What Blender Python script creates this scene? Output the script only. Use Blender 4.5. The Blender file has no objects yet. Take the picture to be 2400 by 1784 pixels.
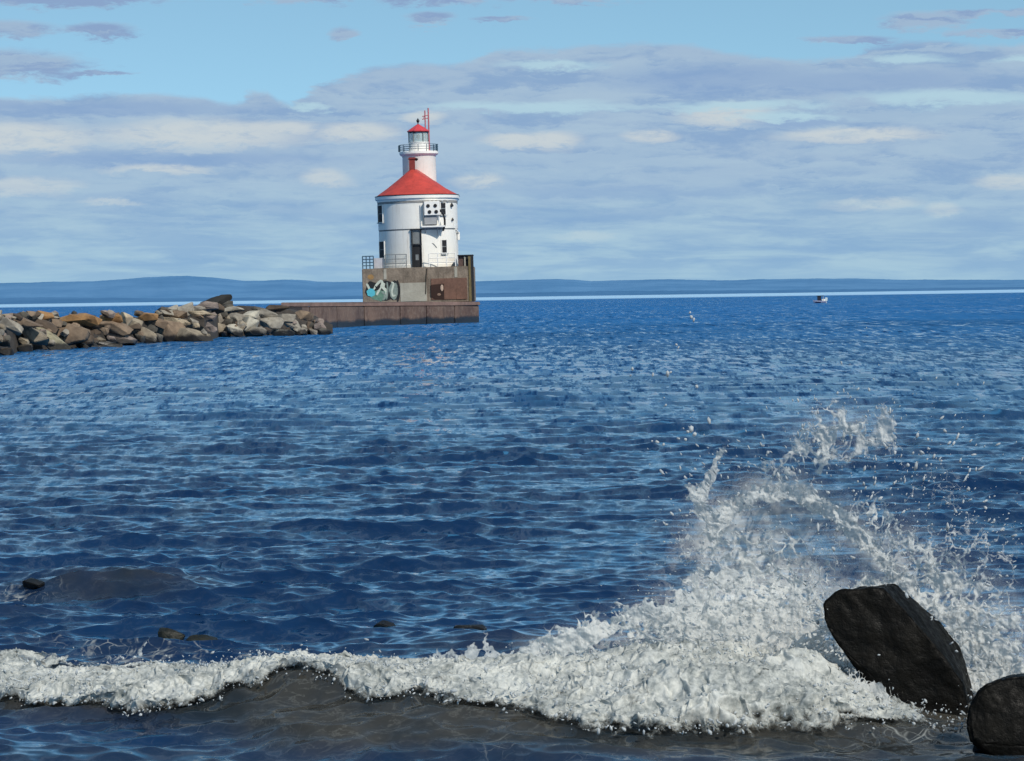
import bpy, bmesh, math, random
import numpy as np
from mathutils import Vector, Matrix

scene = bpy.context.scene
col = scene.collection
R = math.radians
F32 = np.float32

# ------------------------------------------------------------------ camera
FPX = 6667.0              # focal length in photo pixels (photo is 2400 wide)
HCAM = 2.9
ROLL = math.atan(35.0 / 2400.0)
PITCH = math.atan((892.0 - 693.5) / FPX)
CAM = Vector((0, 0, HCAM))
_r0 = Vector((1, 0, 0)); _u0 = Vector((0, math.sin(PITCH), math.cos(PITCH)))
FWD = Vector((0, math.cos(PITCH), -math.sin(PITCH)))
RIGHT = _r0 * math.cos(ROLL) - _u0 * math.sin(ROLL)
UP = _r0 * math.sin(ROLL) + _u0 * math.cos(ROLL)

def ray(px, py):
    return FWD + RIGHT * ((px - 1200.0) / FPX) + UP * ((892.0 - py) / FPX)

def W(px, py, z=0.0):
    d = ray(px, py)
    return CAM + d * ((z - HCAM) / d.z)

def P(px, py, Y):
    d = ray(px, py)
    return CAM + d * (Y / d.y)

cam_data = bpy.data.cameras.new('camera'); cam_data.lens = FPX / 2400 * 36; cam_data.sensor_width = 36
cam_data.clip_start = 0.5; cam_data.clip_end = 100000
cam = bpy.data.objects.new('camera', cam_data); col.objects.link(cam)
m = Matrix((RIGHT, UP, -FWD)).transposed().to_4x4(); m.translation = CAM
cam.matrix_world = m
scene.camera = cam
scene.view_settings.view_transform = 'Standard'; scene.view_settings.look = 'None'
scene.view_settings.exposure = 0; scene.view_settings.gamma = 1
scene.render.engine = 'CYCLES'
scene.cycles.max_bounces = 5; scene.cycles.diffuse_bounces = 2; scene.cycles.glossy_bounces = 2
scene.cycles.adaptive_threshold = 0.03
scene.cycles.transparent_max_bounces = 12; scene.cycles.sample_clamp_indirect = 4
scene.cycles.caustics_reflective = False; scene.cycles.caustics_refractive = False

# ------------------------------------------------------------------ object helpers
def tag(o, label=None, cat=None, group=None, kind=None):
    if label: o['label'] = label
    if cat: o['category'] = cat
    if group: o['group'] = group
    if kind: o['kind'] = kind
    return o

def empty(name, loc=(0, 0, 0), roll=0.0, rz=0.0):
    o = bpy.data.objects.new(name, None); col.objects.link(o)
    o.location = loc; o.rotation_euler = (0, roll, rz); o.empty_display_size = 0.2
    return o

def link_mesh(name, me, mats, parent=None, smooth=None):
    o = bpy.data.objects.new(name, me); col.objects.link(o)
    for mt in (mats if isinstance(mats, (list, tuple)) else [mats]): me.materials.append(mt)
    if smooth is not None: me.polygons.foreach_set('use_smooth', [smooth] * len(me.polygons))
    if parent: o.parent = parent
    return o

def np_mesh(name, V, faces, smooth=True):
    """V (n,3) array, faces (m,k) int array"""
    me = bpy.data.meshes.new(name)
    V = np.ascontiguousarray(V, dtype=F32); faces = np.ascontiguousarray(faces, dtype=np.int32)
    k = faces.shape[1]; mface = faces.shape[0]
    me.vertices.add(len(V)); me.vertices.foreach_set('co', V.ravel())
    me.loops.add(mface * k); me.loops.foreach_set('vertex_index', faces.ravel())
    me.polygons.add(mface); me.polygons.foreach_set('loop_start', np.arange(0, mface * k, k, dtype=np.int32))
    me.polygons.foreach_set('use_smooth', np.full(mface, smooth, dtype=bool))
    me.update(calc_edges=True)
    return me

def grid_faces(nr, nc, keep=None):
    i = np.arange((nr - 1) * (nc - 1)); r = i // (nc - 1); c = i % (nc - 1)
    a = r * nc + c
    f = np.stack([a, a + 1, a + nc + 1, a + nc], 1)
    if keep is not None: f = f[keep.ravel()]
    return f

def compact(V, f, *attrs):
    used = np.unique(f); remap = np.full(len(V), -1, dtype=np.int64); remap[used] = np.arange(len(used))
    return (V[used], remap[f]) + tuple(a[used] for a in attrs)

def add_attr(me, name, arr):
    at = me.attributes.new(name, 'FLOAT', 'POINT'); at.data.foreach_set('value', np.ascontiguousarray(arr, dtype=F32).ravel())

class MB:
    """collects simple shapes for one mesh"""
    def __init__(s): s.bm = bmesh.new()
    def box(s, x0, x1, y0, y1, z0, z1, mat=0, bevel=0.0):
        v = [s.bm.verts.new(p) for p in ((x0,y0,z0),(x1,y0,z0),(x1,y1,z0),(x0,y1,z0),(x0,y0,z1),(x1,y0,z1),(x1,y1,z1),(x0,y1,z1))]
        fs = [s.bm.faces.new([v[i] for i in q]) for q in ((0,3,2,1),(4,5,6,7),(0,1,5,4),(1,2,6,5),(2,3,7,6),(3,0,4,7))]
        for f in fs: f.material_index = mat
        if bevel:
            es = list({e for f in fs for e in f.edges})
            bmesh.ops.bevel(s.bm, geom=es, offset=bevel, segments=2, affect='EDGES')
        return s
    def prism(s, pts, z0, z1, mat=0):
        lo = [s.bm.verts.new((p[0], p[1], z0)) for p in pts]; hi = [s.bm.verts.new((p[0], p[1], z1)) for p in pts]
        n = len(pts); fs = [s.bm.faces.new(lo[::-1]), s.bm.faces.new(hi)]
        for i in range(n): fs.append(s.bm.faces.new((lo[i], lo[(i+1) % n], hi[(i+1) % n], hi[i])))
        for f in fs: f.material_index = mat
        return s
    def loft(s, rings, caps=True, mat=0):
        rs = [[s.bm.verts.new(p) for p in ring] for ring in rings]; n = len(rs[0]); fs = []
        for a, b in zip(rs[:-1], rs[1:]):
            for i in range(n): fs.append(s.bm.faces.new((a[i], a[(i+1) % n], b[(i+1) % n], b[i])))
        if caps:
            fs.append(s.bm.faces.new(rs[0][::-1])); fs.append(s.bm.faces.new(rs[-1]))
        for f in fs: f.material_index = mat
        return s
    def lathe(s, prof, cx=0, cy=0, n=32, mat=0):
        return s.loft([[(cx + r*math.cos(2*math.pi*i/n), cy + r*math.sin(2*math.pi*i/n), z) for i in range(n)] for r, z in prof], mat=mat)
    def tube(s, pts, r, n=8, mat=0):
        pts = [Vector(p) for p in pts]; rings = []
        for i, p in enumerate(pts):
            t = (pts[min(i+1, len(pts)-1)] - pts[max(i-1, 0)]).normalized()
            a = t.orthogonal().normalized() if i == 0 else (a - t * a.dot(t)).normalized()
            b = t.cross(a); rr = r[i] if isinstance(r, (list, tuple)) else r
            rings.append([p + (a*math.cos(2*math.pi*k/n) + b*math.sin(2*math.pi*k/n)) * rr for k in range(n)])
        return s.loft(rings, mat=mat)
    def build(s, name, mats, parent=None, smooth=False, autosmooth=None):
        bmesh.ops.recalc_face_normals(s.bm, faces=s.bm.faces)
        me = bpy.data.meshes.new(name); s.bm.to_mesh(me); s.bm.free()
        o = link_mesh(name, me, mats, parent, smooth)
        if autosmooth: 
            me.polygons.foreach_set('use_smooth', [True]*len(me.polygons)); me.set_sharp_from_angle(angle=R(autosmooth))
        return o

# ------------------------------------------------------------------ numpy noise
def _h(ix, iy, seed):
    h = (ix.astype(np.int64) * 374761393 + iy.astype(np.int64) * 668265263 + seed * 974711) & 0xFFFFFFFF
    h = ((h ^ (h >> 13)) * 1274126177) & 0xFFFFFFFF
    h = ((h ^ (h >> 16)) * 2246822519) & 0xFFFFFFFF
    return ((h ^ (h >> 15)) & 0xFFFFFF).astype(F32) / F32(0xFFFFFF)

def vnoise(x, y, seed=0):
    """gradient noise, about -1..1"""
    x = np.asarray(x, dtype=F32); y = np.asarray(y, dtype=F32)
    ix = np.floor(x); iy = np.floor(y); fx = x - ix; fy = y - iy
    u = fx*fx*fx*(fx*(fx*6-15)+10); v = fy*fy*fy*(fy*(fy*6-15)+10)
    out = 0
    def g(dx, dy):
        a = _h(ix+dx, iy+dy, seed) * F32(2*math.pi)
        return np.cos(a)*(fx-dx) + np.sin(a)*(fy-dy)
    n0 = g(0,0)*(1-u) + g(1,0)*u; n1 = g(0,1)*(1-u) + g(1,1)*u
    return (n0*(1-v) + n1*v) * F32(1.5)

def fbm(x, y, oct=4, seed=0, gain=0.5, lac=2.03, ridged=False):
    s = 0; a = 1.0; tot = 0
    for o in range(oct):
        n = vnoise(x, y, seed + o*17)
        if ridged: n = 1 - 2*np.abs(n)
        s = s + a*n; tot += a; a *= gain; x = x*lac + 3.7; y = y*lac - 1.9
    return s / tot

def worley(x, y, seed=0, jit=0.95):
    ix = np.floor(x); iy = np.floor(y)
    f1 = np.full(x.shape, 9, F32); f2 = np.full(x.shape, 9, F32)
    for dx in (-1, 0, 1):
        for dy in (-1, 0, 1):
            cx = ix+dx; cy = iy+dy
            px = cx + 0.5 + (_h(cx, cy, seed)-0.5)*jit; py = cy + 0.5 + (_h(cx, cy, seed+91)-0.5)*jit
            d = np.sqrt((px-x)**2 + (py-y)**2).astype(F32)
            f2 = np.minimum(f2, np.maximum(f1, d)); f1 = np.minimum(f1, d)
    return f1, f2

def sstep(a, b, x):
    t = np.clip((x-a)/(b-a), 0, 1); return t*t*(3-2*t)

# ------------------------------------------------------------------ node helpers
class NT:
    def __init__(s, tree): s.t = tree; s.n = tree.nodes; s.l = tree.links
    def node(s, typ, **kw):
        n = s.n.new(typ)
        for k, v in kw.items(): setattr(n, k, v)
        return n
    def put(s, sock, v):
        if isinstance(v, bpy.types.NodeSocket): s.l.new(v, sock)
        elif v is not None: sock.default_value = v
    def math(s, op, a, b=None, c=None, clamp=False):
        n = s.node('ShaderNodeMath', operation=op, use_clamp=clamp)
        s.put(n.inputs[0], a); s.put(n.inputs[1], b); s.put(n.inputs[2], c); return n.outputs[0]
    def vmath(s, op, a, b=None, scale=None):
        n = s.node('ShaderNodeVectorMath', operation=op)
        s.put(n.inputs[0], a); s.put(n.inputs[1], b)
        if scale is not None: s.put(n.inputs['Scale'], scale)
        return n.outputs['Value'] if op in ('LENGTH', 'DOT_PRODUCT', 'DISTANCE') else n.outputs[0]
    def comb(s, x, y, z=0.0):
        n = s.node('ShaderNodeCombineXYZ'); s.put(n.inputs[0], x); s.put(n.inputs[1], y); s.put(n.inputs[2], z); return n.outputs[0]
    def sep(s, v):
        n = s.node('ShaderNodeSeparateXYZ'); s.put(n.inputs[0], v); return n.outputs
    def noise(s, vec, scale, detail=4, rough=0.55, dist=0.0):
        n = s.node('ShaderNodeTexNoise'); s.put(n.inputs['Vector'], vec); s.put(n.inputs['Scale'], scale)
        s.put(n.inputs['Detail'], detail); s.put(n.inputs['Roughness'], rough); s.put(n.inputs['Distortion'], dist)
        return n.outputs['Fac']
    def ramp(s, v, a, b, lo=0.0, hi=1.0, mode='SMOOTHSTEP'):
        n = s.node('ShaderNodeMapRange', interpolation_type=mode)
        s.put(n.inputs[0], v); s.put(n.inputs[1], a); s.put(n.inputs[2], b); s.put(n.inputs[3], lo); s.put(n.inputs[4], hi)
        return n.outputs[0]
    def mix(s, f, a, b, blend='MIX'):
        n = s.node('ShaderNodeMix', data_type='RGBA', blend_type=blend)
        s.put(n.inputs[0], f)
        for sock, v in ((n.inputs[6], a), (n.inputs[7], b)):
            if isinstance(v, (tuple, list)): v = tuple(v)[:3] + (1.0,)
            s.put(sock, v)
        return n.outputs[2]
    def node_color_noise(s, vec, scale):
        n = s.node('ShaderNodeTexNoise'); s.put(n.inputs['Vector'], vec); n.inputs['Scale'].default_value = scale; n.inputs['Detail'].default_value = 3
        return s.vmath('SUBTRACT', n.outputs['Color'], (0.5, 0.5, 0.5))
    def attr(s, name): return s.node('ShaderNodeAttribute', attribute_name=name).outputs['Fac']

def new_mat(name):
    m = bpy.data.materials.new(name); m.use_nodes = True
    nt = NT(m.node_tree); b = m.node_tree.nodes['Principled BSDF']
    return m, nt, b

def simple_mat(name, c, rough=0.6, var=0.15, scale=3.0, metal=0.0, bump=0.0, streak=None, spec=0.5):
    """base colour broken up by two noises; streak = (colour, amount) for rain streaks running down"""
    m, nt, b = new_mat(name)
    tc = nt.node('ShaderNodeTexCoord').outputs['Object']
    n1 = nt.noise(tc, scale, 6, 0.65); n2 = nt.noise(tc, scale*7.3, 3, 0.6)
    f = nt.math('ADD', nt.math('MULTIPLY', n1, 0.7), nt.math('MULTIPLY', n2, 0.3))
    f = nt.ramp(f, 0.3, 0.7)
    c0 = tuple(x*(1-var) for x in c); c1 = tuple(min(1, x*(1+var)) for x in c)
    out = nt.mix(f, c0, c1)
    if streak:
        sv = nt.vmath('MULTIPLY', tc, (2.6, 2.6, 0.16))
        sn = nt.ramp(nt.noise(sv, 1.4, 5, 0.7), 0.52, 0.78)
        out = nt.mix(nt.math('MULTIPLY', sn, streak[1]), out, streak[0])
    nt.put(b.inputs['Base Color'], out); b.inputs['Roughness'].default_value = rough; b.inputs['Metallic'].default_value = metal
    b.inputs['Specular IOR Level'].default_value = spec
    if bump:
        bn = nt.node('ShaderNodeBump'); bn.inputs['Strength'].default_value = 0.6; bn.inputs['Distance'].default_value = bump
        nt.put(bn.inputs['Height'], f); nt.put(b.inputs['Normal'], bn.outputs[0])
    return m

# ------------------------------------------------------------------ light and sky
SUN_EL, SUN_AZ = R(42), R(180 - 38)      # azimuth clockwise from +Y: behind the camera, to its right
sun_dir = Vector((math.sin(SUN_AZ)*math.cos(SUN_EL), math.cos(SUN_AZ)*math.cos(SUN_EL), math.sin(SUN_EL)))
sd = bpy.data.lights.new('sun', 'SUN'); sd.energy = 3.8; sd.angle = R(0.5); sd.color = (1.0, 0.94, 0.84)
so = bpy.data.objects.new('sun', sd); col.objects.link(so); so.rotation_euler = sun_dir.to_track_quat('Z', 'Y').to_euler()
so.location = (30, -40, 60)

world = bpy.data.worlds.new('World'); scene.world = world; world.use_nodes = True
wt = NT(world.node_tree); bg = world.node_tree.nodes['Background']
BGS = 0.1
def build_world():
    t = wt
    dirv = t.node('ShaderNodeTexCoord').outputs['Generated']
    x, y, z = t.sep(dirv)
    zc = t.math('MAXIMUM', z, 0.0)
    # the visible sky is only six degrees tall: look the Sky Texture up a little higher so that it is clear of the horizon glare
    lift = t.math('ADD', t.math('MULTIPLY', zc, 1.6), 0.16)
    sky = t.node('ShaderNodeTexSky', sky_type='NISHITA', sun_disc=False, sun_elevation=SUN_EL, sun_rotation=SUN_AZ,
                 altitude=200, air_density=1.0, dust_density=0.4, ozone_density=2.0)
    t.put(sky.inputs['Vector'], t.vmath('NORMALIZE', t.comb(x, y, lift)))
    skyc = t.mix(1.0, sky.outputs[0], SKY_TINT, 'MULTIPLY')
    az = t.math('ARCTAN2', x, y)
    hyp = t.math('SQRT', t.math('ADD', t.math('MULTIPLY', x, x), t.math('MULTIPLY', y, y)))
    el = t.math('DIVIDE', z, t.math('MAXIMUM', hyp, 0.02))
    # sky chart: azimuth and elevation in units of 1/6667 rad
    U = t.math('MULTIPLY_ADD', az, FPX, 1200.0)
    V0 = t.math('MULTIPLY_ADD', el, -FPX, 693.5)
    V = t.math('SUBTRACT', V0, t.math('MULTIPLY', t.math('SUBTRACT', U, 1200.0), 35.0/2400))
    uv = t.comb(U, V)
    nv = t.vmath('MULTIPLY', uv, (0.0011, 0.0042, 1.0))
    nA = t.noise(nv, 3.0, 5, 0.62, 0.3)
    nB = t.noise(t.vmath('ADD', nv, (9.1, 4.4, 2.0)), 1.3, 2, 0.55, 0.2)
    nC = t.noise(t.vmath('MULTIPLY', uv, (0.006, 0.02, 1.0)), 1.6, 6, 0.7, 0.3)
    dA = t.math('SUBTRACT', nA, 0.5); dB = t.math('SUBTRACT', nB, 0.5); dC = t.math('SUBTRACT', nC, 0.5)
    Vw = t.math('ADD', V, t.math('ADD', t.math('MULTIPLY', dC, 46.0), t.math('MULTIPLY', dA, 34.0)))
    Uw = t.math('ADD', U, t.math('MULTIPLY', dB, 160.0))
    P2 = t.comb(Uw, Vw)
    def blobs(lst):
        acc = None
        for u0, v0, ru, rv in lst:
            q = t.node('ShaderNodeVectorMath', operation='MULTIPLY_ADD')
            t.put(q.inputs[0], P2); t.put(q.inputs[1], (1/ru, 1/rv, 0)); t.put(q.inputs[2], (-u0/ru, -v0/rv, 0))
            d = t.vmath('DOT_PRODUCT', q.outputs[0], q.outputs[0])
            acc = d if acc is None else t.math('MINIMUM', acc, d)
        return t.math('SQRT', acc)
    # upper rim of the cloud deck as a function of azimuth
    fc = t.node('ShaderNodeFloatCurve')
    cur = fc.mapping.curves[0]
    rim = [(-2400,120),(-1200,160),(-300,235),(0,240),(150,232),(330,226),(480,230),(560,245),(625,215),(690,246),(720,228),(820,185),(950,152),
           (1080,150),(1170,122),(1350,112),(1500,103),(1640,112),(1740,132),(1850,142),(1990,142),(2060,112),(2200,105),(2330,118),(2500,95),(3200,140),(4800,90)]
    pts = [((u+2400)/7200, v/400) for u, v in rim]
    while len(cur.points) < len(pts): cur.points.new(0.5, 0.5)
    for p, (a, b) in zip(cur.points, pts): p.location = (a, b); p.handle_type = 'AUTO'
    fc.mapping.update()
    t.put(fc.inputs['Value'], t.math('DIVIDE', t.math('ADD', t.math('ADD', U, t.math('MULTIPLY', dC, 60)), 2400), 7200))
    rimv = t.math('MULTIPLY', fc.outputs[0], 400)
    deck = t.ramp(t.math('SUBTRACT', t.math('ADD', V, t.math('MULTIPLY', dC, 40)), rimv), -7.0, 12.0)
    small = blobs([(40,162,190,36),(30,80,130,22),(240,78,100,16),(820,80,36,14),(1010,48,60,18),(240,178,80,6),(130,0,300,26),(900,-14,500,26),
                   (1330,-4,180,14),(2175,58,100,22),(2280,40,90,8),(1990,100,120,11),(2350,85,140,10),(2390,40,60,8),(1160,48,70,9)])
    sm = t.ramp(t.math('ADD', small, t.math('MULTIPLY', dC, 1.8)), 1.25, 0.55)
    holes = blobs([(1240,252,300,14),(1750,250,230,13),(1860,275,140,11),(2240,235,260,19),(2110,143,110,13),(1290,153,120,11),(720,250,60,8),(2400,150,90,9)])
    ho = t.ramp(t.math('ADD', holes, t.math('MULTIPLY', dC, 1.4)), 1.3, 0.3)
    # generic deck on the rest of the sky so the lake has something to reflect
    up = t.ramp(V, -60.0, -500.0)
    high = t.math('MULTIPLY', t.ramp(t.noise(t.vmath('MULTIPLY', dirv, (2.2, 2.2, 6.0)), 1.7, 4, 0.6, 0.3), 0.5, 0.64), t.math('MULTIPLY', up, 0.75))
    cover = t.math('MAXIMUM', t.math('MAXIMUM', deck, sm), high)
    # cloud colour: lavender-grey undersides, cream where sunlit, fading to blue haze low down
    def lin(r, g, b):
        f = lambda c: ((c/255+0.055)/1.055)**2.4 if c > 10 else c/255/12.92
        return tuple(f(c)/BGS for c in (r, g, b))
    shade = t.ramp(t.math('ADD', nA, t.math('MULTIPLY', dC, 0.5)), 0.36, 0.62)
    cc = t.mix(shade, lin(138, 167, 203), lin(163, 186, 210))
    cc = t.mix(t.math('MULTIPLY', sm, t.math('SUBTRACT', 1.0, deck)), cc, lin(138, 163, 200))
    shelf = t.ramp(t.noise(t.vmath('MULTIPLY', t.comb(Uw, Vw), (0.0013, 0.0105, 1.0)), 1.9, 6, 0.66, 0.35), 0.45, 0.57)
    cc = t.mix(t.math('MULTIPLY', shelf, 0.65), cc, lin(170, 193, 213))
    cream = blobs([(60,330,200,38),(470,318,260,36),(640,300,120,20),(830,308,110,24),(990,275,60,12),(1720,268,110,26),(1240,332,90,18),(1560,320,60,14),(2030,320,180,18),
                   (400,398,130,12),(60,440,150,22),(780,420,60,20),(2040,478,110,16),(2200,498,46,22),(2370,432,80,18),(1370,552,80,12),(270,478,70,8),(1130,425,70,18),(1320,330,90,20)])
    cr = t.math('MULTIPLY', t.ramp(t.math('ADD', cream, t.math('MULTIPLY', dC, 1.5)), 1.35, 0.5), t.ramp(nC, 0.3, 0.55, 0.45, 1.0))
    cc = t.mix(t.math('MULTIPLY', cr, 0.85), cc, lin(206, 212, 213))
    dark = blobs([(400,378,420,18),(1500,455,300,14),(2250,535,130,18),(1380,512,160,9),(1700,520,200,9),(1900,290,120,12),(450,385,110,8),(250,262,360,18),(2000,200,300,30),(1700,190,300,36)])
    cc = t.mix(t.math('MULTIPLY', t.ramp(dark, 1.4, 0.4), 0.55), cc, lin(131, 160, 202))
    cc = t.mix(t.math('MULTIPLY', ho, 0.85), cc, lin(180, 211, 224))
    haze = t.ramp(V, 330.0, 640.0)
    strk = t.ramp(t.noise(t.vmath('MULTIPLY', uv, (0.0016, 0.012, 1.0)), 2.2, 4, 0.6, 0.4), 0.38, 0.66)
    hz = t.mix(strk, lin(133, 171, 207), lin(166, 198, 216))
    cc = t.mix(t.math('MULTIPLY', haze, 0.8), cc, hz)
    out = t.mix(t.math('MULTIPLY', cover, 0.93), skyc, cc)
    glow = t.ramp(V, 600.0, 690.0)
    out = t.mix(t.math('MULTIPLY', glow, 0.6), out, lin(155, 193, 217))
    t.put(bg.inputs['Color'], out); bg.inputs['Strength'].default_value = BGS
SKY_TINT = (1.62, 1.86, 1.58)
build_world()

# ------------------------------------------------------------------ water
rngw = np.random.default_rng(11)
NWAVE = 110
_lam = np.exp(rngw.uniform(math.log(0.13), math.log(5.0), NWAVE))
_ang = R(-98) + rngw.normal(0, 1, NWAVE) * np.where(_lam > 2.5, R(16), np.where(_lam > 0.8, R(22), R(30)))
_wgt = np.interp(np.log(_lam), np.log([0.13, 0.22, 0.42, 0.8, 1.8, 5.0]), [0.8, 1.25, 1.4, 1.1, 0.75, 0.32])
_slope = 0.275 * math.sqrt(2.0 / NWAVE) * _wgt
_amp = _slope * _lam / (2*math.pi)
_ph = rngw.uniform(0, 2*math.pi, NWAVE)

# the breaking wave: its crest line, seen from the beach
_cx = np.array([-9.0, -6.0, -3.9, -2.55, -1.6, -0.6, 0.6, 2.0, 3.2, 6.0, 9.0])
_cy = np.array([22.5, 21.9, 21.2, 20.5, 19.7, 19.35, 19.3, 19.3, 19.5, 20.2, 21.0])
_chx = np.array([-9.0, -4.0, -3.0, -2.2, -1.5, -0.8, -0.2, 0.6, 1.4, 2.2, 3.0, 9.0])
_ch = np.array([0.12, 0.13, 0.14, 0.20, 0.31, 0.26, 0.22, 0.20, 0.18, 0.10, 0.03, 0.02])

def bump(x, y):
    """breaker and the low swell humps over the shoal"""
    s = y - np.interp(x, _cx, _cy); h = np.interp(x, _chx, _ch)
    front = np.exp(-(np.minimum(s, 0)/0.62)**2); back = np.exp(-(np.maximum(s, 0)/1.5)**2)
    z = h * np.where(s < 0, front, back) - 0.05*np.exp(-((s+1.5)/0.7)**2)
    for (hx, hy, rx, ry, hh) in HUMPS:
        z = z + hh*np.exp(-((x-hx)/rx)**2 - (np.where(y < hy, (y-hy)/ry, (y-hy)/(ry*1.8)))**2)
    return z
_a = W(225, 1395); _b = W(95, 1450); _c2 = W(1120, 1520)
HUMPS = [(_a.x, _a.y+0.35, 0.80, 0.55, 0.17), (_a.x+0.75, _a.y+0.7, 0.45, 0.5, 0.06), (_b.x-0.3, _b.y, 0.8, 0.4, 0.05), (_c2.x, _c2.y, 0.9, 0.4, 0.07)]

def waves(x0, y0, space):
    x0 = np.asarray(x0, F32); y0 = np.asarray(y0, F32)
    z = np.zeros(x0.shape, F32); dx = np.zeros(x0.shape, F32); dy = np.zeros(x0.shape, F32)
    # gusts: patches of stronger and weaker ripple
    gust = 1.0 + 0.55*vnoise(x0*0.11, y0*0.045, 5) + 0.45*vnoise(x0*0.5, y0*0.25, 8)
    gust = gust.astype(F32)
    shallow = sstep(14.0, 23.0, y0)*0.35 + 0.65
    for k in range(NWAVE):
        kk = 2*math.pi/_lam[k]; cx = math.cos(_ang[k]); cy = math.sin(_ang[k])
        w = np.clip(_lam[k]/(1.15*space) - 0.35, 0, 1).astype(F32)
        if _lam[k] < 2.0: w = w*gust
        p = (x0*cx + y0*cy)*F32(kk) + F32(_ph[k])
        a = (w*shallow).astype(F32)*F32(_amp[k])
        z += a*np.cos(p); sn = a*np.sin(p)*F32(1.25)
        dx -= sn*F32(cx); dy -= sn*F32(cy)
    return dx, dy, z

def lake(x0, y0, space=0.02):
    dx, dy, z = waves(x0, y0, space)
    return x0+dx, y0+dy, z + bump(x0, y0)

NR, NC = 1500, 1250
dep = np.concatenate([np.linspace(2.9/11.0, 2.9/420, 1400, endpoint=False),
                      2.9/np.exp(np.linspace(math.log(420), math.log(60000), 100))])
dist = 2.9/dep
th = np.linspace(R(-14.5), R(14.5), NC)
D, T = np.meshgrid(dist, th, indexing='ij')
space = np.gradient(dist)[:, None]*np.ones((1, NC))
x0 = D*np.sin(T); y0 = D*np.cos(T)
wx, wy, wz = lake(x0, y0, space)
V = np.stack([wx, wy, wz], -1).reshape(-1, 3)
me = np_mesh('water', V, grid_faces(NR, NC)[:, ::-1])
# silt: brown translucent water inside the breaker and over the shoal
s = y0 - np.interp(x0, _cx, _cy)
silt = sstep(-1.6, -0.7, s)*sstep(1.2, 0.0, s)*0.95 + 0.5*sstep(4.2, 0.6, s)*sstep(0, 0.6, s)*sstep(-0.1, 0.4, fbm(x0*0.8, y0*1.4, 3, 14))
silt = silt + 0.62*sstep(20.2, 17.4, y0)*np.clip(0.70 + 0.8*fbm(x0*0.6, y0*1.6, 3, 3), 0.3, 1)
silt = silt + 0.5*sstep(0.0, 2.2, x0)*sstep(19.6, 18.4, y0)
for (hx, hy, rx, ry, hh) in HUMPS:
    silt = silt + (0.75+0.5*fbm(x0*2.2, y0*3.0, 3, 15))*min(0.8, hh*6)*np.exp(-(((x0-hx)/(rx*1.05))**2)**1.5 - (((y0-hy+0.2)/(ry*1.2))**2)**1.5)
pat = fbm(x0*0.35, y0*0.1, 4, 21)
silt = silt + 0.55*sstep(0.33, 0.6, pat)*sstep(60, 30, y0)
add_attr(me, 'silt', np.clip(silt, 0, 1))
lc = sstep(-2.6, -1.6, s)*sstep(-0.5, -1.1, s)*0.2 + sstep(0.3, 1.2, s)*sstep(4.2, 1.8, s)*0.8
lc = lc*np.clip(0.55 + 1.1*fbm(x0*0.9, y0*0.7, 4, 17), 0, 1)
lc = lc + 0.8*np.exp(-((x0-HUMPS[0][0]+0.75)/0.3)**2 - ((y0-HUMPS[0][1]+0.5)/0.35)**2)
lc = lc + 0.5*np.exp(-((x0-2.9)/0.7)**2 - ((y0-18.9)/0.6)**2)
add_attr(me, 'lace', np.clip(lc, 0, 1))
# tone: broad wind lanes, lighter and darker
tone = fbm(x0*0.02, np.log(y0)*5.0, 4, 33)
add_attr(me, 'tone', tone)

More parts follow.
